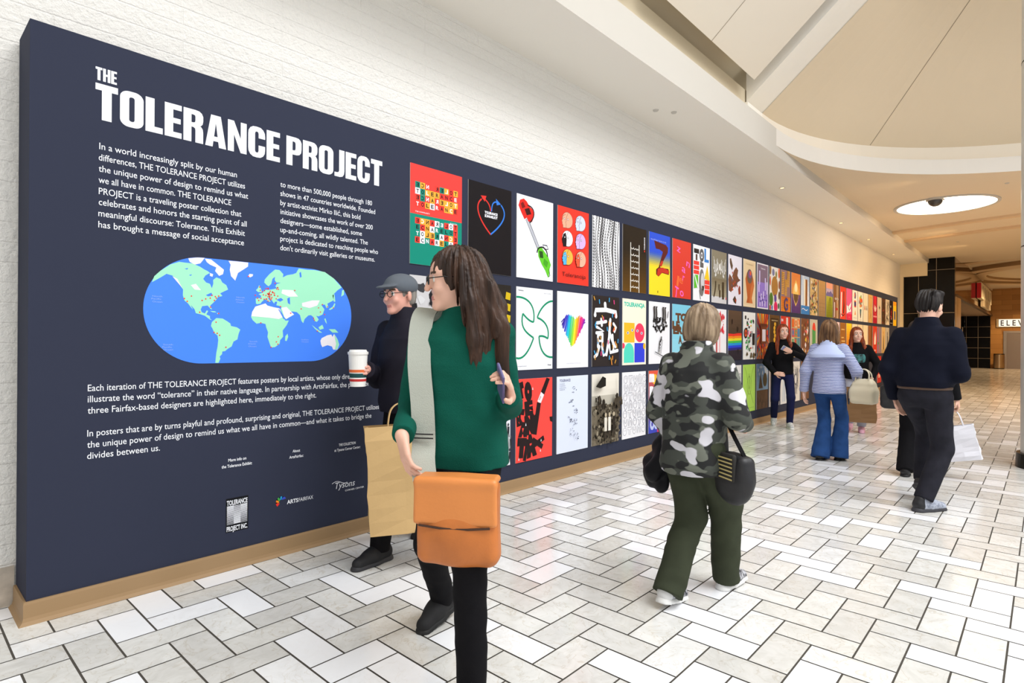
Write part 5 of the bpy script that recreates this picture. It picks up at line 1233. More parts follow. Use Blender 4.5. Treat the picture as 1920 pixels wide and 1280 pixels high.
    def shoes(s, upper, sole, ln=.26, wd=.046, ankle=.09, soleh=.026, trim=None, label=None, heel=0.0):
        q = s.s; k = ln/.26
        for a, (b, R) in s.foot.items():
            P = lambda x, y, z: b+R @ (V3(x, y*k, z)*q)
            n_ = R @ V3(0, 0, 1)
            F = Field(min(s.h, .005))
            F.add(rc(P(0, -.03, .045), P(0, .05, .045), wd*.93*q, wd*.95*q), .02); F.add(rc(P(0, .05, .042), P(0, .145, .03), wd*.95*q, wd*.74*q), .025)
            F.add(rc(P(0, -.028, .06), P(0, -.018, ankle), wd*.85*q, wd*.9*q), .02); F.add(rc(P(0, .0, .075), P(0, .08, .05), wd*.75*q, wd*.8*q), .02)
            base = float(0)
            pn = P(0, 0, soleh*.6)
            F.add((lambda X, Y, Z, pn=pn, n_=n_: -((X-pn[0])*n_[0]+(Y-pn[1])*n_[1]+(Z-pn[2])*n_[2]), V3(0, 0, 0), V3(0, 0, 0)), 0, 'i')
            so = make('shoe', F, [upper]+([trim] if trim else []), s.root, 1, (lambda C_, b=b, R=R: (((C_-b) @ R/q)[:, 1] < -.025).astype(int)) if trim else None)
            if label: so['label'] = label
            G = Field(min(s.h, .005))
            G.add(rc(P(0, -.035, 0), P(0, .05, 0), wd*1.02*q, wd*.92*q), .01); G.add(rc(P(0, .05, 0), P(0, .15, 0), wd*1.03*q, wd*.82*q), .02)
            p0, p1 = P(0, 0, 0.001), P(0, 0, soleh)
            G.add((lambda X, Y, Z, p0=p0, n_=n_: -((X-p0[0])*n_[0]+(Y-p0[1])*n_[1]+(Z-p0[2])*n_[2]), V3(0, 0, 0), V3(0, 0, 0)), 0, 'i')
            G.add((lambda X, Y, Z, p1=p1, n_=n_: ((X-p1[0])*n_[0]+(Y-p1[1])*n_[1]+(Z-p1[2])*n_[2]), V3(0, 0, 0), V3(0, 0, 0)), 0, 'i')
            make('sole', G, sole, so, 1)
    def hair(s, m, th=.014, blobs_=(), chains=(), face=True, streak=(.0035, 34), fringe=.062, label=None, h=None, back=(.074, .094, .088), nape=False):
        F = Field(h or min(s.h, .005)); S_ = s.hs
        F.add(ell(s.hp(0, -.016, .036), (V3(*back)+th)*S_, s.hR), .02)
        for c, r in blobs_: F.add(ell(s.hp(*c), V3(*r)*S_, s.hR), .03)
        if face:
            F.add(ell(s.hp(0, .105, -.030), V3(.062, .075, .098)*S_, s.hR), .012, 's')
            F.add(ell(s.hp(0, .03, -.15), V3(.07, .09, .09)*S_, s.hR), .02, 's')
        for ch in chains:
            pts = [s.hp(*c[:3]) for c in ch]
            for i in range(len(pts)-1): F.add(rc(pts[i], pts[i+1], ch[i][3]*S_, ch[i+1][3]*S_), .018)
        if nape == 'short':
            F.add(ell(s.hp(0, -.02, -.15), V3(.15, .14, .105)*S_, s.hR), .012, 's')
            for sg in (-1, 1): F.add(ell(s.hp(sg*.10, .01, -.02), V3(.035, .05, .06)*S_, s.hR), .012, 's')
        elif nape: F.add(ell(s.hp(0, -.075, -.125), V3(.12, .10, .078)*S_, s.hR), .012, 's')
        C0, R = s.hC, s.hR; amp, fr = streak
        def fn(X, Y, Z):
            x, y, z = X-C0[0], Y-C0[1], Z-C0[2]; lx = x*R[0, 0]+y*R[1, 0]+z*R[2, 0]; ly = x*R[0, 1]+y*R[1, 1]+z*R[2, 1]; lz_ = x*R[0, 2]+y*R[1, 2]+z*R[2, 2]
            a = np.arctan2(lx, ly+.02); return amp*(np.sin(a*fr*.5+14*lz_+2*np.sin(a*5))+.6*np.sin(a*fr*1.1-9*lz_+1.5*np.sin(lz_*22)))
        F.add((fn, V3(0, 0, 0), V3(0, 0, 0)), 0, 'd')
        o = make('hair', F, m, s.root, 1)
        if label: o['label'] = label
        return o
def ribbon_thing(name, pts, wd, w, th, m, parent=None):
    b = MB(); b.ribbon(pts, wd, w, th, m); return b.build(name, parent, smooth=False)
def curve_pts(ctrl, n=8):
    """smooth path through control points"""
    P = [Vector(c) for c in ctrl]; P = [P[0]*2-P[1]]+P+[P[-1]*2-P[-2]]; out = []
    for i in range(1, len(P)-2):
        for j in range(n):
            t = j/n; a, b_, c, d = P[i-1], P[i], P[i+1], P[i+2]
            out.append(.5*((2*b_)+(c-a)*t+(2*a-5*b_+4*c-d)*t*t+(3*b_-a-3*c+d)*t**3))
    out.append(P[-2]); return out
# ---------------------------------------------------------------- the passers-by
BLACKC = cloth('black_cloth', (17, 16, 19)); NAVYC = cloth('navy_knit', (15, 18, 32)); CHAR = cloth('charcoal_denim', (40, 40, 48), var=.25, vscale=12)
# woman in the green sweater, striding towards the camera with her head turned to the posters
g = Person('woman in a dark green sweater with long brown hair and a wide pale strap', (1.60, 1.73), 213, 1.72,
           lean=(.0, .02), twist=4, drop=.045, feet={'R': (.18, -.36, -20, 10), 'L': (-.11, .30, -4, -4)},
           hands={'R': ((.175, .225, .945), (.3, -1, -.2), (-.30, .30, -1), (-.75, -.65, .1), .45), 'L': ((-.215, .17, 1.09), (.15, -1, -.6), (-.12, .7, .65), (.75, .25, -.2), .75)},
           head=(-68, -4, 0), skin='light', h=.005)
g.body()
g.pants('trousers', BLACKC, (.078, .063, .052), waist=.58, hips=(.146, .108), seed=4)
GREEN = cloth('dark_green_knit', (12, 84, 70), bump=.35, bscale=300)
g.top('sweater', GREEN, [(.468, .178, .142), (.50, .183, .147), (.56, .174, .134), (.62, .155, .120), (.70, .165, .125), (.755, .160, .108), (.785, .125, .085), (.81, .082, .07), (.842, .060, .060)], (.058, .052, .042), seed=11, wr=(.007, 24))
g.shoes(mat('black_suede', (20, 19, 21), .8), mat('black_rubber', (16, 16, 17), .6), ln=.255, ankle=.10)
HB = hair_mat('brown_hair', (70, 48, 36), (38, 25, 19))
g.hair(HB, .018, blobs_=[((0, -.07, -.03), (.10, .075, .10)), ((0, -.085, -.15), (.115, .075, .14)), ((.01, -.095, -.27), (.11, .065, .12))],
       chains=[[(sg*.070, -.01, .03, .03), (sg*.088, -.035, -.09, .036), (sg*.10, -.05, -.24, .036), (sg*.095, -.05, -.40, .014)] for sg in (-1, 1)]+
              [[(x, -.12, -.04, .03), (x*1.3, -.15, -.2, .036), (x*1.45, -.16, -.41, .014)] for x in (-.07, -.025, .025, .07)]+[[(x, -.09, .03, .03), (x, -.16, -.12, .03), (x, -.19, -.30, .012)] for x in (-.03, .05)], streak=(.006, 34), label='long loose brown hair')
GL = mat('dark_glasses', (20, 20, 22), .25)
def glasses(p, dark=False):
    b = MB(); cen = []
    for sg in (-1, 1):
        ring = [p.hp(sg*.034+.023*math.cos(t*.5236), .112, .006+.019*math.sin(t*.5236)) for t in range(13)]; b.tube(ring, .0022, GL, 6)
        b.tube([p.hp(sg*.056, .110, .010), p.hp(sg*.079, .055, .012), p.hp(sg*.080, -.01, .006)], .0022, GL, 6)
    b.tube([p.hp(-.012, .113, .01), p.hp(.012, .113, .01)], .0022, GL, 6)
    o = b.build('glasses', p.root, True); return o
glasses(g)
# phone in her left hand
def phone(p, k, label, cat='phone', off=(.09, .0, .03), col=(40, 40, 60)):
    f_, n_, _ = p.hand[k]; w_ = p.wri[k]; n_ = nrm(n_-f_*np.dot(f_, n_)); sd = np.cross(f_, n_); c = w_+f_*off[0]+sd*off[1]+n_*off[2]
    o = bpy.data.objects.new('mobile_phone', None); C.objects.link(o); o.location = p.W(c)
    Rl = np.stack([sd, f_, n_], 1); cy, sy = math.cos(p.yaw), math.sin(p.yaw); Rw = np.array([[cy, -sy, 0], [sy, cy, 0], [0, 0, 1]]) @ Rl
    o.rotation_euler = Matrix(Rw.tolist()).to_euler(); tag(o, label, cat)
    b = MB(); b.box((-.037, -.075, -.0045), (.037, .075, .0045), mat('phone_case_%d' % col[0], col, .4)); b.build('case', o, bevel=.004)
    b = MB(); b.box((-.034, -.071, -.0056), (.034, .071, -.0046), mat('phone_screen', (120, 128, 170), .1)); b.build('screen', o)
    return o
phone(g, 'L', 'mobile phone held up by the woman in the green sweater', col=(90, 84, 130))
# wide pale strap over the right shoulder down to the orange bag on the hip
ORG = mat('orange_leather', (196, 112, 46), .45, bump=.12, bscale=60, var=.2, vscale=7)
bag = empty('shoulder_bag', g.W((-.06, .292, .515)), 'orange tan leather bag at the hip of the woman in green', 'bag', None, g.yaw)
F = Field(.006); F.add(boxp((0, 0, .15), .145, .052, .15, .035), .01); F.add(ell((0, .03, .11), (.125, .05, .10)), .03); F.add(folds(.005, 22, 5), 0, 'd'); make('bag_body', F, ORG, bag)
F = Field(.006); F.add(boxp((0, .052, .225), .148, .014, .078, .012), .01); F.add(boxp((0, .01, .297), .145, .052, .014, .012), .02); F.add(folds(.004, 25, 6), 0, 'd'); make('flap', F, mat('orange_leather_flap', (214, 132, 66), .45, bump=.1, bscale=60), bag)
b = MB(); b.tube([(-.125, .068, .148), (-.05, .072, .142), (.05, .072, .142), (.125, .068, .148)], .004, mat('dark_seam', (60, 34, 18), .7), 6); b.build('seam', bag)
STR = cloth('pale_grey_webbing', (176, 180, 170), bump=.3, bscale=260)
sp = [(.15, -.13, 1.10), (.145, -.135, 1.26), (.138, -.085, 1.39), (.145, .0, 1.425), (.148, .085, 1.37), (.140, .138, 1.22), (.122, .150, 1.05), (.112, .162, .92), (.10, .205, .85), (.08, .245, .79)]
inv = lambda p: (p[0]+.06, p[1]-.292, p[2]-.515)
o = ribbon_thing('strap', curve_pts([inv(p) for p in sp]), (1, .15, .1), .088, .006, STR, bag); o['label'] = 'wide pale grey strap'
b = MB()
for z in (.415, .43): b.box((.13, -.114, z-.002), (.212, -.108, z+.002), mat('black_stitch', (28, 28, 30), .8))
b.build('stitching', bag)

# man with the cup and paper bags
m = Person('man in a dark jacket and grey cap walking left with a striped cup', (2.26, 2.95), 183, 1.755, lean=(0, .03), drop=.03,
           feet={'L': (-.05, .25, 4, 0), 'R': (.09, -.33, -2, 38)}, hands={'R': ((.06, .275, 1.125), (.8, -.8, -1), (-.5, 1, .1), (-.9, -.4, 0), 1.15), 'L': ((-.225, .10, .97), (-.3, -1, -.2), (0, .35, -1), (1, 0, 0), 1.2)},
           head=(4, -4, 0), skin='rosy', fem=False, h=.006)
m.body()
m.pants('trousers', BLACKC, (.088, .068, .058), seed=14)
m.top('jacket', cloth('dark_plum_black_shell', (34, 32, 42), rough=.7), [(.49, .175, .15), (.52, .18, .155), (.60, .172, .15), (.68, .172, .145), (.745, .170, .128), (.78, .135, .10), (.815, .088, .08), (.86, .07, .072)], (.066, .06, .05), seed=21, wr=(.008, 24))
m.shoes(mat('black_mesh_shoe', (20, 20, 24), .7), mat('dark_grey_rubber', (44, 44, 48), .6), ln=.285, ankle=.09, soleh=.03)
m.hair(hair_mat('grey_hair', (140, 134, 128), (104, 98, 94)), .006, nape=True, blobs_=[((0, -.05, -.03), (.07, .045, .055))])
F = Field(.005); F.add(ell(m.hp(0, -.012, .055), V3(.094, .116, .078)*m.hs, m.hR), .02); F.add(ell(m.hp(0, .11, .052), V3(.07, .055, .010)*m.hs, m.hR @ rotm(0, -8)), .015)
F.add(ell(m.hp(0, 0, -.045), V3(.12, .16, .075)*m.hs, m.hR), .01, 's'); o = make('cap', F, cloth('grey_wool', (98, 104, 112)), m.root); o['label'] = 'grey cap with a short peak'
glasses(m)
# striped paper cup
cw = m.wri['R']+m.hand['R'][0]*.085+V3(-.012, .02, 0)
cup = empty('paper_cup', m.W(cw-V3(0, 0, .10)), 'white paper cup with orange, green and red bands held in front of the map', 'cup')
CW = mat('white_paper_cup', (236, 234, 230), .5)
def cone(b, z0, z1, m_, o_=0.0): r = lambda z: .044+.011*z/.2+o_; b.cyl((0, 0, z0), (0, 0, z1), r(z0), r(z1), m_, 32)
b = MB(); cone(b, 0, .19, CW); b.build('cup_body', cup, smooth=False)
for z, hh, c in ((.082, .016, (222, 110, 60)), (.052, .024, (34, 74, 74)), (.030, .014, (190, 50, 50))):
    b = MB(); cone(b, z, z+hh, flat(c), .0008); b.build('stripe', cup)
b = MB(); cone(b, .185, .2, CW, .004); b.cyl((0, 0, .2), (0, 0, .212), .052, .047, CW, 32); b.build('lid', cup)
def paper_bag(loc, rz, w_, d, h_, col, label, handle=.12, tilt=0.0, name='paper_bag', group=None, cr=True, hc=None):
    o = empty(name, loc, label, 'bag', group, rz); o.rotation_euler = (0, tilt, rz)
    M_ = mat('%s_%d_%d_%d' % (name, *col), col, .7, bump=.25, bscale=14)
    r = random.Random(int(w_*1000+h_*77)); b = MB(); n = 8; j = lambda a: r.uniform(-a, a)
    rows = []
    for k in range(n+1):
        z = h_*k/n; ww = w_/2*(1+.03*math.sin(k)); dd = d/2*(1-.35*(k/n)**2)
        rows.append([(x+j(.006), y+j(.006), z) for x, y in ((-ww, -dd), (0, -dd-.012*math.sin(k*1.3)), (ww, -dd), (ww-.02*(k/n), 0), (ww, dd), (0, dd+.012*math.cos(k)), (-ww, dd), (-ww+.02*(k/n), 0))])
    for k in range(n):
        for q in range(8): b.face([rows[k][q], rows[k][(q+1) % 8], rows[k+1][(q+1) % 8], rows[k+1][q]], M_)
    b.face([rows[0][q] for q in range(7, -1, -1)], M_); b.build('bag_body', o)
    for sg in (-1, 1):
        b = MB(); b.tube(curve_pts([(-w_*.2, sg*d*.3, h_-.02), (-w_*.14, sg*d*.16, h_+handle*.7), (0, 0, h_+handle), (w_*.14, sg*d*.16, h_+handle*.7), (w_*.2, sg*d*.3, h_-.02)], 6), .004, mat('bag_handle_%d' % (hc or col)[0], hc or col, .7), 6); b.build('handle', o, True)
    return o
hl = m.wri['L']+m.hand['L'][0]*.085
KRAFT = (198, 164, 112)
paper_bag(m.W(hl+V3(-.03, .10, -.665)), math.radians(146), .40, .13, .60, KRAFT, 'large brown paper bag hanging nearest to the panel beside the man with the cup', name='paper_bag', tilt=.05)
paper_bag(m.W(hl+V3(-.14, -.04, -.68)), math.radians(138), .34, .12, .59, (186, 152, 104), 'brown paper bag behind the woman in green, carried by the man with the cup', name='paper_bag', tilt=-.06)

# woman in the camouflage jacket seen from behind
def camo_mat():
    mm = bpy.data.materials.new('grey_camouflage'); mm.use_nodes = True; nt = mm.node_tree; bs = nt.nodes['Principled BSDF']; bs.inputs['Roughness'].default_value = .85
    tc = nt.nodes.new('ShaderNodeTexCoord'); mp_ = nt.nodes.new('ShaderNodeMapping'); mp_.inputs['Scale'].default_value = (1, 1, 1.5); nt.links.new(tc.outputs['Object'], mp_.inputs[0])
    prev = None
    for i, (sc, off, th, c) in enumerate(((7, 0, 0, (64, 68, 62)), (9.5, 3, .50, (26, 27, 28)), (10.5, 9, .57, (106, 110, 100)), (8.0, 17, .60, (206, 204, 212)))):
        n_ = nt.nodes.new('ShaderNodeTexNoise'); n_.inputs['Scale'].default_value = sc; n_.inputs['Detail'].default_value = 1.5
        ad = nt.nodes.new('ShaderNodeVectorMath'); ad.inputs[1].default_value = (off, off*2, off); nt.links.new(mp_.outputs[0], ad.inputs[0]); nt.links.new(ad.outputs[0], n_.inputs['Vector'])
        if prev is None: rgb = nt.nodes.new('ShaderNodeRGB'); rgb.outputs[0].default_value = lin(c)+(1,); prev = rgb.outputs[0]; continue
        gt = nt.nodes.new('ShaderNodeMapRange'); gt.inputs[1].default_value = th-.012; gt.inputs[2].default_value = th+.012; nt.links.new(n_.outputs['Fac'], gt.inputs[0])
        mx = nt.nodes.new('ShaderNodeMix'); mx.data_type = 'RGBA'; nt.links.new(gt.outputs[0], mx.inputs[0]); nt.links.new(prev, mx.inputs[6]); mx.inputs[7].default_value = lin(c)+(1,); prev = mx.outputs[2]
    nt.links.new(prev, bs.inputs['Base Color']); return mm
c_ = Person('woman with short ash blond hair in a grey camouflage jacket and olive trousers walking away', (2.79, 1.31), -8, 1.53, lean=(-.015, .05), twist=3, drop=.03,
            feet={'L': (-.035, -.165, 3, 10), 'R': (.03, .27, -4, -4)}, hands={'R': ((.135, .24, .88), (.55, -.9, -.3), (-.3, 1, .1), (-1, 0, -.2), .8), 'L': ((-.185, .12, .74), (-.35, -1, 0), (.05, .5, -1), (1, 0, .2), 1.1)},
            head=(4, -8, 0), skin='light', h=.005, headpos=(-.01, .03))
c_.body()
c_.pants('trousers', cloth('olive_cloth', (62, 67, 52), var=.15, vscale=9), (.092, .084, .078), waist=.58, hips=(.152, .120), seed=31, over=.045, wr=(.010, 26))
CM = camo_mat()
c_.top('jacket', CM, [(.425, .172, .150), (.45, .182, .160), (.54, .178, .155), (.62, .172, .15), (.70, .176, .148), (.755, .172, .132), (.79, .138, .105), (.82, .09, .085), (.85, .075, .075)], (.070, .064, .052), seed=33, wr=(.011, 22))
c_.shoes(mat('black_white_knit', (40, 42, 50), .7, rgb2=(190, 190, 196), vscale=60), mat('white_foam_sole', (232, 232, 230), .6), ln=.255, ankle=.085, soleh=.042, trim=mat('white_heel', (222, 222, 222), .6))
c_.hair(hair_mat('ash_blond_hair', (168, 146, 120), (112, 92, 72)), .022, blobs_=[((0, -.055, -.03), (.088, .066, .085)), ((.05, -.02, -.04), (.05, .06, .07)), ((-.05, -.02, -.04), (.05, .06, .07))], streak=(.004, 26), label='short ash blond bob')
# dark jacket carried over her left arm
p0 = c_.wri['L']; o = None
F = Field(.007)
for i, (dx, dy, dz, r) in enumerate(((-.02, -.02, .06, .055), (-.07, -.06, -.03, .075), (-.10, -.08, -.17, .075), (-.05, -.14, -.14, .07), (-.14, -.04, -.12, .06), (-.02, -.10, -.20, .06))):
    F.add(rc(p0+V3(0, -.03, .05), p0+V3(dx, dy, dz), .05, r*.8, (V3(.3, .95, 0), .6)), .03)
F.add(folds(.014, 30, 8), 0, 'd'); F.add(folds(.008, 60, 9), 0, 'd')
o = make('carried_jacket', F, cloth('black_nylon', (24, 24, 28), rough=.5)); o.location = c_.W((0, 0, 0)); o.rotation_euler = (0, 0, c_.yaw); tag(o, 'black folded jacket hanging over the left arm of the camouflage jacket wearer', 'jacket')
hb = empty('hand_bag', c_.W((.20, .03, .52)), 'rounded black handbag with gold striped flap beside the camouflage jacket', 'bag', None, c_.yaw-.35)
F = Field(.006); F.add(ell((0, 0, .12), (.125, .06, .125)), .01); F.add(boxp((0, 0, .17), .11, .045, .07, .03), .03); make('bag_body', F, mat('black_soft_leather', (26, 26, 30), .5, bump=.15, bscale=40), hb)
b = MB()
for k in range(6):
    a0 = -.105+k*.003; z = .135+k*.019; b.face([(a0, -.066-.002*k, z), (.07, -.068, z-.006), (.07, -.068, z+.001), (a0, -.066-.002*k, z+.007)], mat('gold_thread', (196, 180, 120), .5))
F = Field(.006); F.add(boxp((-.02, -.052, .185), .095, .012, .066, .01), .01); fl = make('flap', F, mat('black_weave', (40, 38, 36), .8), hb); b.build('gold_stripe', fl)
b = MB(); b.ribbon(curve_pts([(-.09, 0, .22), (-.10, .02, .42), (-.10, .02, .60), (-.06, .0, .42), (.09, 0, .22)]), (0, 1, 0), .022, .005, BLACKC); b.build('strap', hb)

# red haired woman with the phone
r1 = Person('red haired woman in a black top and navy leggings holding a phone', (9.56, 3.03), 203, 1.64, drop=.03,
            feet={'L': (-.09, .13, 8, 0), 'R': (.10, -.20, -8, 30)}, hands={'L': ((-.10, .24, 1.17), (-1, -.3, -.6), (.75, .55, .35), (.3, -.6, .3), .8), 'R': ((.12, .20, .84), (1, -.5, -.2), (-.9, .4, -.1), (0, -1, 0), .8)}, head=(12, 0, 0), skin='light', h=.007)
r1.body(); r1.pants('leggings', cloth('navy_stretch', (26, 30, 66)), (.076, .062, .050), hips=(.150, .115), over=.0, wr=(.002, 24), seed=2)
r1.top('sweater', BLACKC, [(.50, .16, .13), (.54, .165, .135), (.62, .155, .125), (.70, .165, .13), (.755, .158, .11), (.785, .12, .085), (.815, .078, .068), (.835, .062, .06)], (.058, .054, .042), seed=42)
r1.shoes(mat('white_trainer', (216, 216, 212), .6, rgb2=(170, 172, 176), vscale=50), mat('white_sole', (226, 226, 222), .6), ln=.25)
HR = hair_mat('red_hair', (150, 66, 26), (96, 38, 16))
def long_red(p, L, side=0): p.hair(HR, .014, blobs_=[((0, -.05, -.06), (.08, .055, .1))], chains=[[(sg*.07, .0, .03, .026), (sg*.082, .0, -.10, .03), (sg*.10, .04, -.20, .03), (sg*.11, .07, -L, .016)] for sg in (-1, 1)]+[[(x, -.08, -.05, .03), (x*1.3, -.08, -.2, .03), (x*1.3, -.06, -L, .016)] for x in (-.05, .0, .05)], streak=(.004, 28), label='long red hair')
long_red(r1, .36)
phone(r1, 'L', 'pale mobile phone held at chest height by the red haired woman in leggings', col=(206, 206, 200))

# woman in the striped jacket seen from behind
def stripe_mat():
    mm = bpy.data.materials.new('blue_white_stripe'); mm.use_nodes = True; nt = mm.node_tree; bs = nt.nodes['Principled BSDF']; bs.inputs['Roughness'].default_value = .85
    tc = nt.nodes.new('ShaderNodeTexCoord'); wv = nt.nodes.new('ShaderNodeTexWave'); wv.bands_direction = 'Z'; wv.inputs['Scale'].default_value = 19; wv.inputs['Distortion'].default_value = .6; wv.inputs['Detail Scale'].default_value = 3
    nt.links.new(tc.outputs['Object'], wv.inputs['Vector']); rp_ = nt.nodes.new('ShaderNodeValToRGB'); e = rp_.color_ramp.elements
    e[0].position = .40; e[0].color = lin((66, 78, 140))+(1,); e[1].position = .58; e[1].color = lin((206, 212, 236))+(1,)
    nt.links.new(wv.outputs['Fac'], rp_.inputs[0]); nt.links.new(rp_.outputs[0], bs.inputs['Base Color']); return mm
SM = stripe_mat()
w1 = Person('woman with a brown bob in a blue striped jacket and flared jeans', (7.17, 1.78), -4, 1.575, drop=.01,
            feet={'L': (-.07, -.04, 2, 0), 'R': (.075, .10, -3, 0)}, hands={'L': ((-.255, -.02, .76), (-.3, -1, 0), (-.03, .15, -1), (1, 0, 0), .4), 'R': ((.22, .20, .92), (.7, -.8, -.6), (-.1, 1, .1), (-1, 0, 0), 1.0)}, head=(3, 2, 0), skin='light', h=.006)
w1.body()
w1.pants('jeans', cloth('blue_denim', (40, 74, 128), var=.22, vscale=10), (.085, .072, .105), hips=(.165, .13), over=.055, seed=52)
w1.top('jacket', SM, [(.475, .18, .15), (.50, .185, .155), (.56, .17, .14), (.62, .155, .125), (.70, .165, .132), (.755, .165, .118), (.785, .135, .095), (.815, .085, .078), (.84, .07, .07)], (.068, .062, .052), seed=51, wr=(.004, 22))
F = Field(.006); F.add(loft(w1.sec([(.725, .212, .155, -.02), (.75, .205, .15, -.02), (.785, .155, .12, -.01), (.815, .10, .095), (.85, .08, .082)])), .02); F.add(folds(.006, 24, 4), 0, 'd'); o = make('collar', F, mat('pale_stripe_lining', (178, 190, 226), .85), w1.root); o['label'] = 'wide pale cape collar'
w1.shoes(mat('black_boot', (20, 18, 18), .35), mat('black_heel', (14, 14, 14), .5), ln=.24, ankle=.10)
w1.hair(hair_mat('brown_blond_hair', (128, 94, 62), (72, 48, 30)), .022, blobs_=[((0, -.055, -.04), (.098, .066, .10)), ((0, -.05, -.12), (.115, .062, .08)), ((.07, -.02, -.08), (.045, .055, .09)), ((-.07, -.02, -.08), (.045, .055, .09))], streak=(.005, 26), label='shoulder length brown hair with lighter strands')
cb = empty('hand_bag', w1.W((.345, .0, .655)), 'cream leather handbag on the right arm of the woman in the striped jacket', 'bag', None, w1.yaw-.2)
CRM = mat('cream_leather', (214, 204, 178), .5, bump=.1, bscale=30)
F = Field(.006); F.add(boxp((0, 0, .085), .135, .07, .085, .04), .01); F.add(boxp((0, 0, .165), .112, .055, .07, .03), .06); F.add(boxp((0, 0, .235), .085, .03, .03, .02), .05); F.add(folds(.008, 24, 3), 0, 'd'); F.add(folds(.004, 50, 4), 0, 'd'); make('bag_body', F, CRM, cb)
for sg in (-1, 1):
    b = MB(); b.tube(curve_pts([(-.07, sg*.04, .23), (-.06, sg*.02, .33), (0, 0, .37), (.06, sg*.02, .33), (.07, sg*.04, .23)]), .007, CRM, 8); b.build('handle', cb, True)
b = MB(); b.tube(curve_pts([(-.125, 0, .2), (-.15, -.03, .1), (-.13, -.05, -.01), (-.12, -.06, .05)]), .006, mat('navy_tassel', (40, 44, 60), .7), 6); b.build('tassel', cb, True)

# second red haired woman with a shopping bag
r2p = Person('red haired woman in a black top with teal print and grey sweatpants', (9.92, 2.09), 190, 1.58, drop=.02,
             feet={'L': (-.07, .12, 4, 0), 'R': (.09, -.16, -4, 12)}, hands={'L': ((-.20, .14, .80), (-1, -.6, 0), (.1, .4, -1), (1, 0, 0), 1.1), 'R': ((.22, .14, .84), (1, -.6, 0), (-.1, .4, -1), (-1, 0, 0), .6)}, head=(18, 0, 0), skin='light', h=.007)
r2p.body(); r2p.pants('sweatpants', cloth('pale_grey_fleece', (176, 178, 192)), (.088, .078, .062), hips=(.165, .13), over=-.01, seed=62, wr=(.008, 26))
TEALP = mat('teal_print', (70, 140, 140), .8, rgb2=(24, 30, 34), vscale=20)
r2p.top('hoodie', BLACKC, [(.49, .175, .14), (.54, .18, .145), (.62, .17, .14), (.70, .172, .14), (.755, .165, .115), (.785, .13, .09), (.815, .085, .075), (.835, .068, .066)], (.064, .058, .045), seed=61)
F = Field(.006); F.add(loft(r2p.sec([(.645, .105, .05, .102), (.66, .125, .055, .102), (.70, .13, .055, .104), (.725, .11, .05, .10)]), 0, 2.6), .01); o = make('print', F, TEALP, r2p.root); o['label'] = 'teal print across the chest'
r2p.shoes(mat('pink_clog', (232, 178, 200), .6), mat('pink_sole', (226, 170, 190), .6), ln=.25, ankle=.06, label='pink clog')
long_red(r2p, .38)
hl = r2p.wri['L']+r2p.hand['L'][0]*.08
paper_bag(r2p.W(hl+V3(.12, .10, -.56)), r2p.yaw, .37, .16, .50, (122, 88, 52), 'dark brown shopping bag in front of the pink clogs', handle=.09, name='shopping_bag')

# man in the navy sweater walking away
n1 = Person('dark haired man in a navy sweater and charcoal jeans walking away', (5.62, .71), -14, 1.755, lean=(0, .03), drop=.02, twist=0,
            feet={'R': (.04, -.12, -22, 0), 'L': (-.12, .22, 0, 34)}, hands={'R': ((.16, .27, 1.09), (.35, -1, -.6), (-.75, .6, .1), (-.5, -.6, -.3), .7), 'L': ((-.235, .06, .86), (-.2, -1, 0), (.1, .35, -1), (1, 0, 0), .5)}, head=(-4, -8, 0), skin='light', fem=False, h=.006)
n1.body(); n1.pants('jeans', CHAR, (.092, .076, .064), hips=(.164, .132), waist=.575, over=-.005, seed=72, wr=(.008, 26))
n1.top('sweater', NAVYC, [(.545, .178, .15), (.57, .188, .158), (.62, .184, .15), (.69, .200, .145), (.735, .205, .132), (.765, .185, .118), (.795, .135, .10), (.82, .095, .09), (.86, .072, .076)], (.064, .066, .054), seed=71, wr=(.007, 20), k=.06)
F = Field(.006); F.add(loft(n1.sec([(.535, .176, .144), (.549, .178, .146)])), .01); make('belt', F, mat('brown_belt', (78, 56, 42), .6), n1.root)
n1.shoes(mat('grey_blue_mesh', (128, 134, 150), .6, rgb2=(176, 182, 196), vscale=50), mat('dark_foam_sole', (52, 52, 58), .6), ln=.29, ankle=.085, soleh=.034, trim=mat('black_heel_counter', (24, 24, 28), .5))
rh_ = random.Random(5)
n1.hair(hair_mat('black_hair', (34, 27, 25), (20, 16, 16)), .010, blobs_=[((0, -.07, .02), (.064, .034, .045)), ((0, .0, .09), (.066, .085, .05))],
        chains=[[(x, y, .09, .022), (x+rh_.uniform(-.02, .02), y+rh_.uniform(-.03, .02), .104+rh_.uniform(0, .012), .018)] for x in (-.04, -.012, .016, .044) for y in (-.055, -.01, .045)], streak=(.006, 20), nape='short')
b = MB(); b.box((-.028, -.02, -.03), (.028, .02, .03), mat('pale_wrapper', (190, 204, 222), .5)); o = b.build('snack_packet', bevel=.012, loc=n1.W(n1.wri['R']+n1.hand['R'][0]*.075+V3(.03, .0, .035))); tag(o, 'small pale blue packet in the right hand of the man in navy', 'packet')

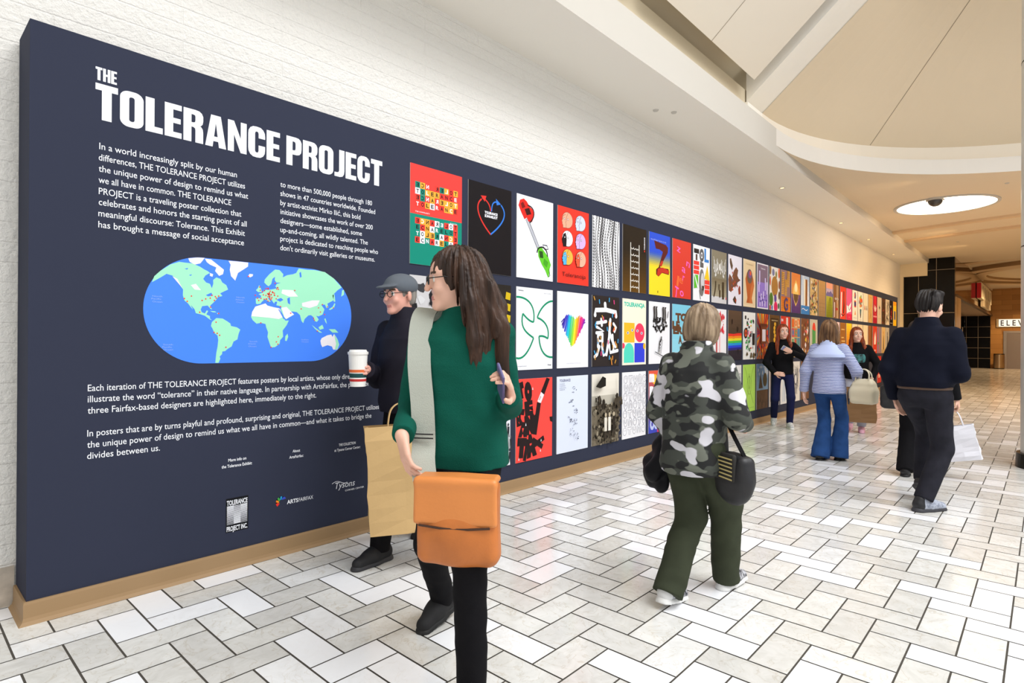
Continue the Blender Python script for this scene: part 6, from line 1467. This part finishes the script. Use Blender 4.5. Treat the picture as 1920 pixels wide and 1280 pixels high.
# person in black ahead of him
k1 = Person('person in black clothes half hidden in front of the man in navy', (6.95, .93), 2, 1.56, drop=.02, feet={'L': (-.09, -.10, 2, 0), 'R': (.08, .16, -2, 0)},
            hands={'L': ((-.24, .02, .94), (-.3, -1, 0), (0, .1, -1), (1, 0, 0), 1.1), 'R': ((.30, .05, .77), (.6, -1, 0), (.25, .2, -1), (-1, 0, 0), 1.1)}, head=(0, 0, 0), skin='light', h=.007)
k1.body(); k1.pants('trousers', BLACKC, (.086, .075, .085), over=.03, seed=81)
k1.top('jacket', cloth('black_wool', (20, 20, 23)), [(.47, .175, .145), (.52, .175, .145), (.62, .16, .13), (.70, .165, .13), (.755, .16, .11), (.785, .125, .088), (.815, .085, .075), (.84, .066, .066)], (.06, .056, .046), seed=82)
k1.shoes(mat('black_shoe', (18, 18, 19), .4), mat('black_sole', (14, 14, 14), .6), ln=.25)
k1.hair(hair_mat('dark_brown_hair', (48, 34, 26), (30, 22, 18)), .02, blobs_=[((0, -.05, -.05), (.08, .055, .09))])
hl = k1.wri['R']+k1.hand['R'][0]*.08
paper_bag(k1.W(hl+V3(.06, .0, -.50)), k1.yaw, .24, .12, .33, (226, 226, 234), 'white plastic carrier bag swinging right of the man in navy', handle=.15, tilt=-.22, name='carrier_bag')
hl = k1.wri['L']+k1.hand['L'][0]*.06
nb = empty('woven_bag', k1.W(hl+V3(.02, .0, -.22)), 'black woven bag hanging left of the man in navy', 'bag', None, k1.yaw)
F = Field(.006); F.add(boxp((0, 0, .10), .10, .055, .12, .04), .01); F.add(folds(.006, 90, 3), 0, 'd'); make('bag_body', F, mat('black_weave_leather', (28, 27, 28), .5, bump=.6, bscale=90), nb)
b = MB(); b.tube(curve_pts([(-.07, 0, .2), (-.05, 0, .28), (0, 0, .31), (.05, 0, .28), (.07, 0, .2)]), .008, BLACKC, 8); b.build('handle', nb, True)
# ---------------------------------------------------------------- lamps, camera dome and the far hall
def disc(b, c, r, m, down=True, n=48): b.face([(c[0]+r*math.cos(-2*math.pi*i/n), c[1]+r*math.sin(-2*math.pi*i/n), c[2]) for i in range(n)], m)
def ring(b, c, r0, r1, z0, z1, m, n=48): ring_band(b, c[0], c[1], r0, r1, z0, z1, m, m, 0, 360, n)
cl = empty('ceiling_light', (15.0, 1.55, LZ), 'big round glowing ceiling light over the corridor', 'ceiling light')
b = MB(); disc(b, (0, 0, -.012), .84, mat('lit_diffuser', (255, 244, 224), .5, emit=7.0)); b.build('diffuser', cl)
b = MB(); ring(b, (0, 0), .84, .90, -.022, 0.0, M_CEILW); b.build('trim_ring', cl)
sc_ = empty('security_camera', (14.23, 1.63, LZ-.03), 'dark dome camera at the edge of the round ceiling light', 'camera')
F = Field(.008); F.add(ell((0, 0, 0), (.13, .13, .13)), .001); F.add((lambda X, Y, Z: Z-.0+0*X+0*Y, V3(0, 0, 0), V3(0, 0, 0)), 0, 'i'); make('dome', F, mat('smoked_dome', (70, 66, 62), .12), sc_)
b = MB(); ring(b, (0, 0), .125, .155, -.012, .03, M_CEILW); b.build('mount', sc_)
def can(x, y, z, lab, grp, r=.07, e=14):
    o = empty('recessed_light', (x, y, z), lab, 'ceiling light', grp)
    b = MB(); disc(b, (0, 0, -.004), r*.7, mat('warm_lamp_face', (255, 214, 150), .5, emit=e), n=20); b.build('lamp', o)
    b = MB(); ring(b, (0, 0), r*.7, r, -.008, 0, M_CEILW, 20); b.build('trim_ring', o)
for x in (10.8, 14.8, 17.6, 21.0): can(x, 3.44, SZ, 'small recessed light in the soffit above the posters', 'recessed lights in the soffit', .05, 3)
can(17.5, 1.6, LZ, 'small bright recessed light just beyond the round ceiling light', None, .09, 20)
for x, y in ((6.22, 3.41), (6.42, 3.28), (20.6, 1.84), (13.7, .52)):
    b = MB(); b.cyl((0, 0, 0), (0, 0, -.012), .035, .03, M_CEILW, 16)
    z = SZ if y > 3 else LZ; tag(b.build('sprinkler_cap', loc=(x, y, z)), 'small white round cap in the ceiling near the white wall' if y > 3 else 'small round cap in the lower ceiling', 'ceiling cap', 'caps in the soffit' if y > 3 else 'caps in the lower ceiling')
# round column at the right edge of the picture
b = MB(); CM_ = mat('satin_white_metal', (206, 206, 204), .35, .25)
b.cyl((8.3, -.1, .14), (8.3, -.1, 6.6), .30, .30, CM_, 128)
for z in (2.34, 4.30): b.cyl((8.3, -.1, z-.006), (8.3, -.1, z+.006), .302, .302, M_BLACK, 48)
b.cyl((8.3, -.1, 0), (8.3, -.1, .15), .345, .335, M_BLACK, 48)
struct(b.build('column', smooth=False))
# shop front along the hall
M_MIR = mat('bronze_mirror_glass', (150, 118, 80), .06, .85)
M_BRZ = mat('bronze_frame', (96, 72, 44), .4, .6)
b = MB(); b.box((24.3, 2.22, 2.97), (41.98, 2.30, 4.41), M_MIR); b.box((24.3, 2.19, 2.90), (41.98, 2.31, 2.99), M_BRZ); b.box((24.3, 2.19, 4.33), (41.98, 2.24, 4.41), M_CEIL2)
struct(b.build('window_1'))
b = MB(); b.box((24.3, 2.2, 0), (25.7, 2.32, 2.93), mat('tan_stone_jamb', (196, 160, 112), .35)); struct(b.build('wall_jamb'))
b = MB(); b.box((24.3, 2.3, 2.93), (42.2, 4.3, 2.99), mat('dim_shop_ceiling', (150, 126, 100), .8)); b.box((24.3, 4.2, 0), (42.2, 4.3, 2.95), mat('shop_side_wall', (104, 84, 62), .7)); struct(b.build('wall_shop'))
gl = bpy.data.materials.new('clear_door_glass'); gl.use_nodes = True; pb = gl.node_tree.nodes['Principled BSDF']
pb.inputs['Transmission Weight'].default_value = 1; pb.inputs['Roughness'].default_value = .02; pb.inputs['IOR'].default_value = 1.1
do = empty('door_1', (27.4, 2.235, 0)); do['kind'] = 'structure'
b = MB(); b.box((-.006, 0, .02), (.006, .95, 2.5), gl); b.build('pane', do)
b = MB(); b.tube([(-.06, .06, .85), (-.06, .06, 1.95)], .02, mat('chrome', (210, 206, 200), .15, 1.0), 10); b.box((-.06, .05, .95), (0, .07, .98), M_BRZ); b.box((-.06, .05, 1.8), (0, .07, 1.83), M_BRZ); b.build('handle', do)
# red blade sign
sg = empty('blade_sign', (32.0, 2.2, 3.32), 'red and white box sign fixed to the bronze shop front', 'sign')
b = MB(); b.box((0, -.15, 0), (.06, 0, .64), mat('red_sign_face', (186, 20, 18), .4, emit=.15)); b.build('front_face', sg)
b = MB(); b.box((.06, -.15, .0), (6.4, 0, .68), mat('white_sign_box', (232, 222, 196), .5)); b.build('box', sg)
b = MB()
for k in range(5): b.box((.9+k*1.1, -.154, .10), (1.15+k*1.1, -.15, .56), mat('grey_sign_bar', (120, 110, 96), .5))
b.build('bars', sg)
b = MB(); b.box((1.6, -.14, -.30), (6.0, -.03, .0), mat('pale_sign_box', (216, 202, 174), .5)); b.build('lower_box', sg)
# elevator lobby
es = empty('elevator_sign', (41.96, 2.02, 2.28), 'lit ELEVATOR sign on the brown cladding above the steel lift door', 'sign')
b = MB(); b.box((-.06, -3.35, 0), (0.02, 0, .46), mat('sign_tray', (206, 190, 160), .5)); b.build('tray', es)
b = MB(); b.face([(-.062, -.1, .03), (-.062, -3.25, .03), (-.062, -3.25, .43), (-.062, -.1, .43)], mat('lit_sign_face', (226, 236, 236), .5, emit=.8)); b.build('face', es)
b = MB(); vs, fs = text_tris('E L E V A T O R', .02); xa = min(v[0] for v in vs); xb = max(v[0] for v in vs); k_ = 2.15/(xb-xa); mi_ = b.mi(mat('dark_sign_letters', (60, 50, 44), .5))
b.v = [(-.066, -.18-(v[0]-xa)*k_, .085+v[1]/.69*.29) for v in vs]; b.f = [tuple(f) for f in fs]; b.m = [mi_]*len(fs); b.build('lettering', es)
STEEL = mat('brushed_steel', (168, 152, 138), .32, .9, bump=.05, bscale=30, stretch=(1, 1, .05)); ST2 = mat('steel_frame', (190, 176, 160), .3, .9)
do = empty('door_2', (41.97, 1.72, 0)); do['kind'] = 'structure'
b = MB(); b.box((-.05, -.14, 0), (.03, 0, 2.07), ST2); b.box((-.05, -2.5, 0), (.03, -2.36, 2.07), ST2); b.box((-.05, -2.36, 1.95), (.03, -.14, 2.07), ST2); b.build('frame', do)
for y in (-1.245, -2.355):
    b = MB(); b.box((-.01, y, 0), (.02, y+1.10, 1.95), STEEL); b.build('leaf', do)
tc_ = empty('trash_can', (41.35, 1.88, 0), 'round steel trash can at the corner of the elevator wall', 'trash can')
b = MB(); b.cyl((0, 0, .04), (0, 0, .78), .235, .235, mat('can_steel', (196, 166, 128), .28, .9), 32); b.build('can_body', tc_)
b = MB(); b.cyl((0, 0, .78), (0, 0, .82), .24, .22, M_BLACK, 32); b.build('lid', tc_)
b = MB(); b.cyl((0, 0, 0), (0, 0, .04), .22, .22, M_BLACK, 32); b.build('foot_ring', tc_)
